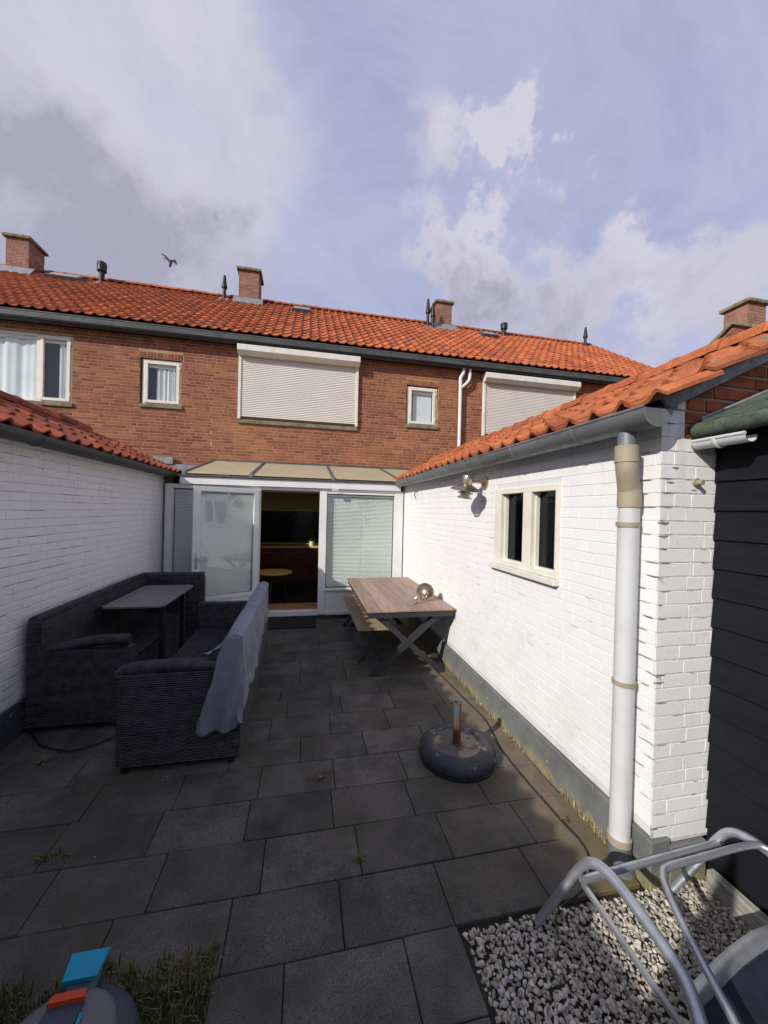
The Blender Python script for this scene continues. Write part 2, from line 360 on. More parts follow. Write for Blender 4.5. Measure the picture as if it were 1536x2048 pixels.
# generic placement of many small pieces: biggest in view become objects, the rest one mesh
def place(pieces,name,m,parent,limit=300,smooth=False):
    """pieces: list of (key, verts, faces, matrix, size)"""
    def vis(p):
        t=np.array(p[3].translation)-CAM; d=np.linalg.norm(t); f=t@np.array(fw)
        a=t@np.array(cr)/max(f,.01); b=t@np.array(cu)/max(f,.01)
        inside=f>0 and abs(a)<1.08 and abs(b)<1.42
        return (p[4]/d) if inside else 0
    ps=sorted(pieces,key=vis,reverse=True)
    cache={}
    for p in ps[:limit]:
        if p[0] not in cache:
            me=bpy.data.meshes.new(name); me.from_pydata(p[1],[],p[2]); me.materials.append(m)
            if smooth: me.polygons.foreach_set('use_smooth',[True]*len(me.polygons))
            cache[p[0]]=me
        obj(name,cache[p[0]],parent,mw=p[3])
    rest=ps[limit:]
    if rest:
        V=[];F=[];o=0
        for p in rest:
            M4=np.array(p[3]); vv=np.array(p[1]); vv=vv@M4[:3,:3].T+M4[:3,3]
            V.append(vv); F+=[tuple(i+o for i in f) for f in p[2]]; o+=len(vv)
        me=bpy.data.meshes.new(name+'s'); me.from_pydata(np.concatenate(V).tolist(),[],F); me.materials.append(m)
        if smooth: me.polygons.foreach_set('use_smooth',[True]*len(me.polygons))
        obj(name+'s',me,parent,'stuff')
def brick_geo(w,h,p,c,seed):
    rg=random.Random(seed); j=lambda a:rg.uniform(-a,a)
    w2,h2=w/2,h/2; J=min(.0016,c*.6)
    o=[(-w2,.006,-h2),(w2,.006,-h2),(w2,.006,h2),(-w2,.006,h2)]
    a=[(x,-p+c*.7,z) for x,z in ((-w2,-h2),(w2,-h2),(w2,h2),(-w2,h2))]
    b=[(x+j(J),-p+j(J*.6),z+j(J)) for x,z in ((-w2+c,-h2+c),(w2-c,-h2+c),(w2-c,h2-c),(-w2+c,h2-c))]
    vs=o+a+b; fs=[(8,9,10,11)]
    for k in range(4):
        k2=(k+1)%4; fs.append((k,k2,4+k2,4+k)); fs.append((4+k,4+k2,8+k2,8+k))
    return vs,fs
def wallmat(origin,normal):
    n=Vector(normal); y=-n; x=y.cross(Vector((0,0,1)))
    M4=Matrix.Identity(4)
    for i in range(3): M4[i][0]=x[i]; M4[i][1]=y[i]; M4[i][2]=(0,0,1)[i]; M4[i][3]=origin[i]
    return M4
def bricks(parent,origin,normal,s0,s1,z0,z1,openings,m,course=.0625,joint=.011,bl=.21,proud=.004,ch=.002,limit=300,clip=None,name='brick',seed=1,rough_j=.0,wild=.35,vj=None):
    vj=joint if vj is None else vj
    rg=random.Random(seed); W=wallmat(origin,normal); pcs=[]
    k0=math.ceil(z0/course); k=k0
    while (k+1)*course<=z1+1e-6:
        za=k*course; zc=za+course/2; h=course-joint
        iv=[(s0,s1)] if clip is None else clip(za,za+course,s0,s1)
        for (a,b,c0,c1) in openings:
            if za+course*.8>c0 and za+course*.2<c1:
                nv=[]
                for (p,q) in iv:
                    if b<=p or a>=q: nv.append((p,q)); continue
                    if a>p: nv.append((p,a))
                    if b<q: nv.append((b,q))
                iv=nv
        off=rg.uniform(0,bl+joint) if wild else (k%2)*(bl+joint)/2
        seq=[]; x=s0-off-.3
        while x<s1:
            L_=bl if rg.random()>wild*.6 else (bl-vj)/2
            seq.append((x,x+L_)); x+=L_+vj
        for (p,q) in iv:
            for (a,b) in seq:
                a2,b2=max(a,p+.001),min(b,q-.001)
                if b2-a2<.02: continue
                wq=max(.02,round((b2-a2)/.006)*.006); wq=min(wq,b2-a2+.003)
                sd=rg.randint(0,2); key=(round(wq,3),sd)
                vs,fs=brick_geo(wq,h,proud,ch,sd*977+int(wq*1000))
                T=W@Matrix.Translation(((a2+b2)/2,rg.uniform(-rough_j,rough_j*.3)*.6,zc+rg.uniform(-rough_j,rough_j)*.6))
                if rough_j: T=T@Matrix.Rotation(rg.uniform(-1,1)*rough_j*4,4,'Y')
                pcs.append((key,vs,fs,T,wq))
        k+=1
    place(pcs,name,m,parent,limit)
def backing(parent,origin,normal,s0,s1,z0,z1,openings,m,thick=.1,name='wall'):
    W=wallmat(origin,normal); mb=MB()
    S=sorted({s0,s1,*[min(max(v,s0),s1) for o in openings for v in o[:2]]}); Z=sorted({z0,z1,*[min(max(v,z0),z1) for o in openings for v in o[2:]]})
    for i in range(len(S)-1):
        for j in range(len(Z)-1):
            cs,cz=(S[i]+S[i+1])/2,(Z[j]+Z[j+1])/2
            if any(a<cs<b and c<cz<d for a,b,c,d in openings): continue
            mb.box(S[i],S[i+1],0,thick,Z[j],Z[j+1])
    mb.v=[tuple(W@Vector(p)) for p in mb.v]
    return mb.build(name,m,parent)
def pantile(L_=.36,W_=.2,n=9,roll=.034,th=.018,tilt=.026):
    ts=[i/n*1.14-.0 for i in range(n+1)]
    def z(t): return roll*math.exp(-((t-.93)/.17)**2)+.55*roll*math.exp(-((t+.02)/.10)**2)-.008*math.sin(math.pi*min(1,max(0,t/.8)))
    top=[];bot=[]
    for yy,dz in ((0,tilt),(L_,0)):
        for t in ts:
            top.append((t*W_,yy,z(t)+dz)); bot.append((t*W_,yy,z(t)+dz-th))
    k=n+1; vs=top+bot; o=2*k; fs=[]
    for i in range(n): fs.append((i,i+1,k+i+1,k+i)); fs.append((o+i,o+k+i,o+k+i+1,o+i+1)); fs.append((i,o+i,o+i+1,i+1)); fs.append((k+i,k+i+1,o+k+i+1,o+k+i))
    fs.append((0,k,o+k,o)); fs.append((n,o+n,o+k+n,k+n))
    return vs,fs
def tiles(parent,origin,xdir,updir,ncol,nrow,m,gauge=.31,w_=.2,limit=300,name='roof_tile',skip=None,jit=.004,seed=3,detail=9):
    rg=random.Random(seed); X=Vector(xdir).normalized(); U=Vector(updir).normalized(); Nn=X.cross(U)
    pcs=[]; geos=[pantile(L_=gauge+.05,W_=w_,n=detail)]
    for c in range(ncol):
        for r in range(nrow):
            p=Vector(origin)+X*(c*w_)+U*(r*gauge)+X*rg.uniform(-jit,jit)+U*rg.uniform(-jit,jit)*1.5+Nn*rg.uniform(0,jit)
            if skip and skip(p,c,r): continue
            M4=Matrix.Identity(4)
            for i in range(3): M4[i][0]=X[i];M4[i][1]=U[i];M4[i][2]=Nn[i];M4[i][3]=p[i]
            M4=M4@Matrix.Rotation(rg.uniform(-1,1)*jit*3,4,'Z')
            pcs.append(((0,),geos[0][0],geos[0][1],M4,.3))
    place(pcs,name,m,parent,limit,smooth=False)
def ridgecaps(parent,p0,p1,m,r=.11,L_=.33,name='ridge_tile'):
    a=Vector(p0);b=Vector(p1);d=(b-a).normalized(); n=int((b-a).length/L_); side=d.cross(Vector((0,0,1))).normalized()
    me=None; N_=8
    mb=MB(); ln=L_+.05
    for (t,rr) in ((0,r*1.06),(.05,r*1.10),(.07,r*1.02),(ln,r*.94)):
        for k in range(N_+1):
            an=math.pi*k/N_; mb.v.append((math.cos(an)*rr,t,math.sin(an)*rr*.85-.02))
    q=N_+1
    for i in range(3):
        for k in range(N_): mb.f.append((i*q+k,i*q+k+1,(i+1)*q+k+1,(i+1)*q+k))
    mb.f.append(tuple(range(q)))
    me=mb.mesh(name,m,False)
    rg=random.Random(5)
    for i in range(n+1):
        p=a+d*(i*L_); M4=Matrix.Identity(4)
        for j in range(3): M4[j][0]=side[j];M4[j][1]=d[j];M4[j][2]=(0,0,1)[j];M4[j][3]=p[j]+rg.uniform(-.004,.004)
        obj(name,me,parent,mw=M4)
# ------------------------------------------------------------------ ground and patio
g=MB().quad((-300,-300,-.075),(300,-300,-.075),(300,300,-.075),(-300,300,-.075)).build('ground',soilM,kind='structure')
pt=MB().box(-2.22,1.76,.2,6.5,-.07,-.022); patio=pt.build('patio',jointSoil,kind='structure')
rows={4:.209,5:-.169,6:.21,3:-.038,2:.21,1:-.05}
rg=random.Random(11); pcs=[]; PX,PY=.4985,.3075; y00=1.567-4*PY
for r in range(1,21):
    y0=y00+r*PY; y1=min(y0+PY,6.40)
    if y1-y0<.08: continue
    off=rows.get(r,rg.choice([.0,.12,.25,.33,.41])+rg.uniform(-.03,.03)) if True else 0
    x=off-6*PX
    while x<1.72:
        a,b=max(x,-2.19),min(x+PX,1.715); x+=PX
        if b-a<.04: continue
        if y1<=1.60 and b>.74: b=min(b,.712)
        if b-a<.04: continue
        if y1<=1.60:
            if b<-.25: continue
            a=max(a,-.31)
        wq,hq=b-a-.0045,y1-y0-.0045
        key=(round(wq,3),round(hq,3)); mb=MB(); mb.box(-wq/2,wq/2,-hq/2,hq/2,-.05,0,b=.0035)
        T=Matrix.Translation(((a+b)/2,(y0+y1)/2,rg.uniform(-.0025,.0015)))@Matrix.Rotation(rg.uniform(-.004,.004),4,'X')@Matrix.Rotation(rg.uniform(-.004,.004),4,'Y')@Matrix.Rotation(rg.uniform(-.004,.004),4,'Z')
        pcs.append((key,mb.v,mb.f,T,.4))
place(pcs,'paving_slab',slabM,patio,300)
# gravel bed
gb=MB().box(.72,2.3,-.6,1.56,-.07,-.040).build('gravel_bed',mat('gravel_dust',(.16,.15,.135),(.09,.085,.075),ns=30,rough=1,grain=.3),kind='structure')
import bmesh
bm=bmesh.new(); bmesh.ops.create_icosphere(bm,subdivisions=2,radius=1); iv=np.array([v.co[:] for v in bm.verts]); ifc=[tuple(v.index for v in f.verts) for f in bm.faces]; bm.free()
ng=np.random.default_rng(4); V=[];F=[];o=0
def stone(c,s):
    global o
    pr=iv.copy(); 
    for _ in range(8):
        d=ng.normal(size=3); d/=np.linalg.norm(d); t=ng.uniform(.35,.7); dd=pr@d; pr=pr-np.outer(np.maximum(dd-t,0),d)
    pr=pr*np.array([ng.uniform(.85,1.2),ng.uniform(.75,1.05),ng.uniform(.5,.8)])*s
    a,b,cc=ng.uniform(0,6.28),ng.normal()*.35,ng.normal()*.35
    Mz=np.array(Matrix.Rotation(a,3,'Z')@Matrix.Rotation(b,3,'X')@Matrix.Rotation(cc,3,'Y'))
    pr=pr@Mz.T+c; V.append(pr); F.extend([(x+o,y+o,z+o) for x,y,z in ifc]); o+=len(pr)
sp=.0165; y=.72
while y<1.54:
    x=.75
    while x<2.11:
        stone(np.array([x+ng.uniform(-.006,.006),y+ng.uniform(-.006,.006),-.034]),ng.uniform(.010,.0145)); x+=.021
    y+=.021
y=.72
while y<1.545:
    x=.745
    while x<2.12:
        stone(np.array([x+ng.uniform(-.009,.009),y+ng.uniform(-.009,.009),-.022+ng.uniform(0,.012)]),ng.uniform(.0080,.0150))
        x+=sp
    y+=sp*.9
for _ in range(900):
    stone(np.array([ng.uniform(.75,2.1),ng.uniform(.75,1.54),-.002+ng.uniform(0,.006)]),ng.uniform(.008,.015))
me=bpy.data.meshes.new('gravel'); me.from_pydata(np.concatenate(V).tolist(),[],F); me.materials.append(gravelM)
go=obj('gravel',me,None,'stuff'); tag(go,'pale angular gravel filling the corner bed beside the black shed','gravel')
# ------------------------------------------------------------------ right white outbuilding
rb=thing('white_outbuilding','white painted brick outbuilding on the right with bright orange tiled roof and twin window','outbuilding',(1.74,1.55,0),'white painted outbuildings')
XR=1.74; YF=1.55
Wn=(2.30,3.19,1.40,2.07) # y0,y1,z0,z1
op=[(-Wn[1],-Wn[0],Wn[2],Wn[3])]
backing(rb,(XR+.006,0,0),(-1,0,0),-8.4,-YF-.012,.24,2.42,op,jointM,.2)
bricks(rb,(XR+.006,0,0),(-1,0,0),-8.4,-YF-.002,.25,2.40,op,whiteM,course=.0705,joint=.0045,bl=.22,proud=.0021,ch=.0016,rough_j=.0008,seed=21,vj=.0025)
# front pier (faces the camera)
def topz(x): return 2.425+.48*(x-1.757)
mb=MB().prism([(XR+.0065,YF+.0065,.20),(4.05,YF+.0065,.20),(4.05,YF+.0065,2.3),(2.93,YF+.0065,topz(2.93)),(XR+.0065,YF+.0065,topz(XR))],(0,.19,0)); mb.build('gable_wall',gmortM,rb)
def clipW(za,zb,s0,s1):
    e=1.885 if za>2.24 else 2.30
    a=max(s0,(zb-2.43)/.48+1.757) if zb>2.43 else s0
    return [(a,min(s1,e))] if a<e-.02 else []
bricks(rb,(0,YF+.006,0),(0,-1,0),XR+.001,2.5,.20,2.52,[],whiteM,course=.0705,joint=.0065,bl=.22,proud=.0038,ch=.0020,rough_j=.0022,seed=33,vj=.0028,clip=clipW,wild=.5,name='pier_brick')
pjM=mat('flaking_pier_joint',(.62,.61,.58),(.16,.10,.07),ns=9,lo=.58,hi=.68,rough=.9,bump=1,bs=40,bdist=.008,stretch=(.6,1,2.2))
mb=MB().box(XR+.002,2.3,YF+.0035,YF+.0066,.2,2.24); mb.build('pier_joint_paint',pjM,rb)
mb=MB().box(XR+.002,1.885,YF+.0035,YF+.0066,2.24,2.36); mb.build('pier_joint_paint',pjM,rb)
def clipG(za,zb,s0,s1):
    a=max(s0,1.89,(zb-2.45)/.48+1.757) if True else s0
    return [(a,s1)] if a<s1-.03 else []
bricks(rb,(0,YF+.006,0),(0,-1,0),1.89,2.95,2.25,2.99,[],gbrickM,course=.0705,joint=.014,bl=.22,proud=.006,ch=.003,rough_j=.0018,seed=35,clip=clipG,wild=.2,name='gable_brick')
# plinth
pl=MB(); pl.box(XR-.018,XR+.1,YF-.018,8.4,-.06,.235,b=.006); pl.box(XR+.1,2.068,YF-.018,YF+.1,-.06,.195,b=.006); pl.build('plinth',plinthM,rb)
# roof
sl_=math.atan(.48); ux=(math.cos(sl_),0,math.sin(sl_))
EX,EZ=1.60,2.385
deck=MB().prism([(EX+.06,1.527,EZ+.008),(2.90,1.527,EZ-.004+.48*1.27),(2.90,1.527,EZ-.022+.48*1.27),(EX+.06,1.527,EZ-.010)],(0,6.87,0)); deck.build('roof_deck',darkwoodM,rb)
deck=MB().prism([(2.90,1.50,EZ-.035+.48*1.27),(4.2,1.50,EZ-.03),(4.2,1.50,EZ-.05),(2.90,1.50,EZ-.055+.48*1.27)],(0,6.9,0)); deck.build('rear_roof_slope',tileM,rb)
tiles(rb,(EX+.005,8.42,EZ+.010),(0,-1,0),ux,35,5,nearTileM,gauge=.295,w_=.2,seed=9,detail=12,jit=.006)
ridgecaps(rb,(2.93,1.44,EZ+.48*1.33+.030),(2.93,8.2,EZ+.48*1.33+.030),nearTileM,r=.12)
# bargeboard / verge flashing
a=(1.72,EZ-.055-.01+.48*.09); 
bbd=MB().prism([(1.67,1.505,EZ+.022+.48*.07),(2.95,1.505,EZ+.022+.48*1.35),(2.95,1.505,EZ-.065+.48*1.35),(1.745,1.505,EZ-.065+.48*.145)],(0,.018,0)); bbd.build('verge_board',leadM,rb)
# mortar dabs under verge tiles
mb=MB()
for xx in (1.99,2.30,2.62):
    rgm=random.Random(int(xx*100))
    vs=iv*np.array([.045,.02,.022])*(1+.25*np.array([[rgm.uniform(-1,1)] for _ in iv])); vs=vs+np.array([xx,1.47,EZ+.045+.48*(xx-1.6)]); mb.add(vs.tolist(),ifc)
mb.build('verge_mortar',gmortM,rb)
for (x,z,w_,h_) in ((1.765,1.825,.07,.010),(1.765,1.757,.06,.009),(1.83,2.105,.045,.010),(1.80,2.03,.05,.008),(1.76,1.02,.06,.008),(1.95,1.995,.04,.005)):
    MB().prism([(x-w_/2,YF-.0012,z),(x-w_*.1,YF-.0012,z+h_*.35),(x+w_/2,YF-.0012,z+h_*.1),(x+w_*.15,YF-.0012,z-h_)],(0,.006,0)).build('spalled_patch',gmortM,rb)
crM=mat('dark_joint_crack',(.20,.16,.12),(.10,.07,.05),ns=20,rough=1); hairM=mat('hairline_paint_crack',(.42,.41,.39),(.30,.29,.27),ns=9,rough=1)
rg=random.Random(77); ck=MB()
def crack(mb,W_,s0,z,ln,h,out=.0012):
    n=5; top=[];bot=[]
    for i in range(n+1):
        t=i/n; e=math.sin(math.pi*min(1,max(0,t)))**.6; dz=rg.uniform(-.0018,.0018)
        top.append((s0+ln*t,z+dz+h*e*.5)); bot.append((s0+ln*t,z+dz-h*e*.5))
    poly=top+bot[::-1]; vs=[W_@Vector((a,-out,b)) for a,b in poly]; mb.add([tuple(v) for v in vs],[tuple(range(len(vs)))])
WS=wallmat((XR,0,0),(-1,0,0)); WF=wallmat((0,YF,0),(0,-1,0))
for k in range(4,34):
    z=k*.0705
    if rg.random()<.75: crack(ck,WS,-YF-rg.uniform(.06,.14),z,rg.uniform(.05,.13),rg.uniform(.0025,.006))
    if rg.random()<.55: crack(ck,WF,XR+.002,z,rg.uniform(.02,.09),rg.uniform(.002,.0055),out=.0020)
    if rg.random()<.5: crack(ck,WF,XR+rg.uniform(.05,.26),z,rg.uniform(.03,.09),rg.uniform(.0015,.003),out=.0020)
ck.build('joint_crack',crM,rb,recalc=False)
hk=MB()
for _ in range(150):
    y_=rg.uniform(1.9,6.3); z=round(rg.uniform(.35,2.2)/.0705)*.0705
    if 2.2<y_<3.3 and 1.3<z<2.15: continue
    crack(hk,WS,-y_,z,rg.uniform(.04,.16),rg.uniform(.0012,.0028))
hk.build('hairline_crack',hairM,rb,recalc=False)
# gutter
def halfround(name,x,y0,y1,zt,r,m,parent,caps=(True,True),n=14,th=.004,ax='Y'):
    mb=MB(); pr=[]
    for k in range(n+1):
        a=math.pi+math.pi*k/n; pr.append((math.cos(a)*r,math.sin(a)*r))
    # lip bead
    outer=[(p[0]*(1+th/r),p[1]*(1+th/r)) for p in pr]
    prof=pr+outer[::-1]
    q=len(prof)
    for yy in (y0,y1):
        for (px_,pz) in prof: mb.v.append((x+px_,yy,zt+pz))
    for k in range(q): mb.f.append((k,(k+1)%q,q+(k+1)%q,q+k))
    if caps[0]: mb.add([(x+p[0],y0,zt+p[1]) for p in outer],[tuple(range(n+1))])
    if caps[1]: mb.add([(x+p[0],y1,zt+p[1]) for p in outer],[tuple(range(n+1))])
    mb.tube([(x-r-.002,y0,zt+.003),(x-r-.002,y1,zt+.003)],.008,8)
    return mb.build(name,m,parent,smooth=True)
gt=halfround('gutter',1.618,1.462,6.44,2.365,.083,zincM,rb)
def ring(x,yy,zt,r,m,parent,name='gutter_bracket'):
    mb=MB(); pts=[(x+math.cos(math.pi+math.pi*k/12)*(r+.004),yy,zt+math.sin(math.pi+math.pi*k/12)*(r+.004)) for k in range(13)]
    mb.tube(pts,.0055,6,flat=(1.6,1) ); return mb.build(name,m,parent,smooth=True)
for yy in (1.95,2.62,3.38,4.1,4.85,5.65): ring(1.618,yy,2.365,.083,zincM,gt)
# downpipe
dp=thing('downpipe','grey white plastic downpipe with beige elbow at the corner of the white outbuilding','downpipe',(1.67,1.665,0))
MB().tube([(1.625,1.64,2.30),(1.625,1.64,2.20)],.043,20).build('outlet',zincM,dp,smooth=True)
MB().tube([(1.625,1.64,2.215),(1.625,1.64,2.13)],.056,20).build('collar',beigeM,dp,smooth=True)
MB().tube(bezier([(1.625,1.64,2.135),(1.630,1.64,2.09),(1.655,1.655,2.02),(1.670,1.662,1.975)],5),.052,20).build('elbow',beigeM,dp,smooth=True)
MB().tube([(1.670,1.662,1.99),(1.670,1.662,1.90)],.056,20).build('collar',beigeM,dp,smooth=True)
MB().tube([(1.670,1.662,1.91),(1.665,1.665,.14)],.050,24).build('pipe',pvcM,dp,smooth=True)
for z in (1.81,.98):
    cl=MB().lathe([(.050,-.012),(.056,-.012),(.056,.012),(.050,.012)],(1.668,1.664,z),24).build('clamp',beigeM,dp,smooth=True)
    MB().box(1.715,1.74,1.655,1.672,z-.008,z+.008).build('clamp_screw',zincM,cl)
MB().lathe([(.050,-.016),(.058,-.016),(.058,.016),(.050,.016)],(1.665,1.665,.155),24).build('clamp',beigeM,dp,smooth=True)
MB().tube(bezier([(1.665,1.665,.15),(1.665,1.660,.05),(1.675,1.64,-.03)],5),.056,20).build('shoe',zincM,dp,smooth=True)
# outbuilding window
wn=MB(); x0=XR-.012; x1=XR+.06
y0,y1,z0,z1=Wn
wn.box(x0,x1,y0,y0+.035,z0,z1,.003); wn.box(x0,x1,y1-.11,y1,z0,z1,.003); wn.box(x0,x1,y0+.035,y1-.11,z1-.045,z1,.003); wn.box(x0,x1,y0+.035,y1-.11,z0,z0+.03,.003)
wn.box(x0,x1,2.625,2.735,z0+.03,z1-.045,.003)
wf=wn.build('window',creamM,rb)
for a,b in ((2.335,2.625),(2.735,3.08)):
    c=MB()
    c.box(x1-.03,x1,a,a+.012,z0+.03,z1-.045); c.box(x1-.03,x1,b-.012,b,z0+.03,z1-.045); c.box(x1-.03,x1,a+.012,b-.012,z0+.03,z0+.05); c.build('glazing_bead',creamM,wf)
    MB().box(x1+.002,x1+.008,a,b,z0+.03,z1-.045).build('pane',darkpane,wf)
MB().box(XR-.045,XR+.02,2.29,3.22,1.355,1.398,b=.004).build('window_sill',creamM,wf)
MB().box(XR+.07,XR+.9,2.1,3.4,1.2,2.3).build('dark_interior',blackM,rb)
# hook and spalls
MB().tube([(1.745,5.68,2.17),(1.70,5.68,2.165),(1.695,5.68,2.10),(1.715,5.68,2.06)],.008,8).build('hook',rustM,rb)
tp=MB(); tp.tube([(1.955,1.56,2.035),(1.955,1.51,2.03)],.013,10); tp.lathe([(.006,0),(.02,0),(.02,.012),(.006,.012)],(1.955,1.548,2.035),12,Matrix.Rotation(R(90),4,'X')); tag(tp.build('pipe_stub',beigeM),'small cut beige pipe stub sticking out of the white pier','pipe')
# ------------------------------------------------------------------ black shed
sh=thing('black_shed','black boarded shed with mossy green felt roof beside the white pier','shed',(2.07,0,0))
MB().box(2.105,4.2,-1.5,1.545,0,2.25).build('wall',darkwoodM,sh)
for k in range(15):
    z=.10+k*.1495
    b=MB().prism([(2.070,1.543,z),(2.084,1.543,z+.153),(2.104,1.543,z+.153),(2.104,1.543,z)],(0,-3.0,0)); b.build('board',darkwoodM,sh)
# roof: shingles rising to the right
rs=MB().prism([(1.93,1.53,2.305),(3.3,1.53,2.305+.42*1.37),(3.3,1.53,2.275+.42*1.37),(1.96,1.53,2.272)],(0,-3.0,0)); rs.build('roof_deck',darkwoodM,sh)
ed=MB().tube([(1.935,1.535,2.295),(1.935,-1.4,2.295)],.038,14); ed.build('felt_edge_roll',shingM,sh,smooth=True)
su=Vector((1,0,.42)).normalized(); sn=Vector((-.42,0,1)).normalized(); Y_=Vector((0,-1,0))
for r in range(6):
    for c in range(10):
        w_=.30; off=(r%2)*.15; yy=1.53+.15*0-c*w_+off
        y_a=min(yy,1.53); 
        if y_a-(.29)< -1.3: continue
        pts=[]; LL=.26
        base=Vector((1.925,0,2.326))+su*(r*.20)+sn*(.004*(1 if r else 0)+.003*((r+c)%2))
        prof=[(.0,LL),(.0,.05),(.02,.015),(.06,0),(.23,0),(.27,.015),(.29,.05),(.29,LL)]
        pts=[base+su*v+Vector((0,yy-u,0)) for u,v in prof if True]
        for p in pts: p.y=min(p.y,1.528)
        MB().prism([tuple(p) for p in pts],tuple(sn*.008)).build('shingle',shingM,sh)
MB().tube([(1.95,1.525,2.352),(3.2,1.525,2.352+.42*1.25)],.009,6).build('lead_strip',leadM,sh)
sg=halfround('small_gutter',1.945,1.30,1.535,2.235,.034,pvcM,sh,caps=(False,True),n=10,th=.003)
ring(1.945,1.43,2.235,.036,pvcM,sg,'gutter_bracket')
MB().box(2.02,2.066,-1.4,1.50,-.05,.085,b=.006).build('base_rail',railM,sh)
# ------------------------------------------------------------------ left white outbuilding
XL=-2.18
lb=thing('white_outbuilding','long white painted brick outbuilding on the left in shade with weathered red tiles','outbuilding',(XL,3,0),'white painted outbuildings')
backing(lb,(XL-.006,0,0),(1,0,0),-3,6.75,.22,2.42,[],jointM,.2)
MB().box(XL-2.4,XL-.21,-3,6.72,-.05,2.36).build('rear_wall',jointM,lb)
bricks(lb,(XL-.006,0,0),(1,0,0),2.3,6.75,.25,2.40,[],whiteM,course=.0715,joint=.0075,bl=.22,proud=.0040,ch=.0026,rough_j=.0012,seed=51,vj=.004)
hk=MB(); WL=wallmat((XL,0,0),(1,0,0))
for _ in range(130):
    y_=rg.uniform(2.9,4.9) if rg.random()<.7 else rg.uniform(2.9,6.5); z=round(rg.uniform(.35,2.3)/.0715)*.0715; crack(hk,WL,y_,z,rg.uniform(.05,.22),rg.uniform(.0015,.004))
for _ in range(40): crack(hk,WL,rg.uniform(3.2,5.0),rg.uniform(2.0,2.3),rg.uniform(.006,.02),rg.uniform(.004,.012))
hk.build('joint_crack',mat('grey_joint_crack',(.17,.17,.18),(.10,.10,.11),ns=9,rough=1),lb,recalc=False)
MB().box(XL-.1,XL+.018,-3,6.75,-.06,.27,b=.006).build('plinth',mat('dark_wet_plinth',(.055,.06,.075),(.04,.043,.05),ns=6,rough=.7,bump=.4,dirt=[((.3,.22,.16),16,.60,.68,.8)]),lb)
EXL,EZL=-2.045,2.39
tiles(lb,(EXL,-.72,EZL),(0,1,0),(-math.cos(sl_),0,math.sin(sl_)),37,4,tileLM,gauge=.27,w_=.2025,seed=19,detail=12,jit=.006)
MB().prism([(EXL-.03,-.7,EZL-.035),(-3.0,-.7,EZL-.035+.48*.94),(-3.0,-.7,EZL-.055+.48*.94),(EXL-.03,-.7,EZL-.055)],(0,7.4,0)).build('roof_deck',darkwoodM,lb)
MB().prism([(-3.0,-3,EZL-.035+.48*.94),(-4.5,-3,EZL-.1),(-4.5,-3,EZL-.15),(-3.0,-3,EZL-.055+.48*.94)],(0,9.7,0)).build('rear_roof_slope',tileLM,lb)
ridgecaps(lb,(-3.03,-.65,EZL+.48*1.0+.02),(-3.03,5.65,EZL+.48*1.0+.02),tileLM,r=.12)
MB().prism([(-2.95,5.95,EZL+.44),(-3.12,5.95,EZL+.52),(-3.12,5.95,EZL+.40),(-2.95,5.95,EZL+.36)],(0,.9,0)).build('ridge_flashing',zincD,lb)
gl=halfround('gutter',-2.075,-.72,6.62,2.378,.078,zincD,lb)
for yy in (3.44,4.53,5.67): ring(-2.075,yy,2.378,.078,zincD,gl)
MB().box(-4.5,-2.19,-3,-.72,2.36,2.40).build('added_shade_slab',zincD,lb)  # unseen slab added so its edge shapes the shade on the gravel
# flat link roof between the outbuilding and the house
fl=thing('flat_roof_annex','low dark flat roofed link with lead flashing between left outbuilding and brick house','annex',(-3,7.5,0))
MB().box(-4.4,-2.05,6.76,8.30,0,2.45).build('wall',darkwoodM,fl)
MB().prism([(-2.06,6.5,2.40),(-3.6,6.5,3.0),(-3.6,6.5,2.92),(-2.02,6.5,2.34)],(0,1.85,0)).build('roof_edge',zincD,fl)
MB().box(-2.9,-1.9,8.33,8.375,2.56,2.70).build('flashing',leadM,fl)
MB().box(-2.98,-2.62,8.30,8.37,2.70,2.84).build('flashing',leadM,fl)
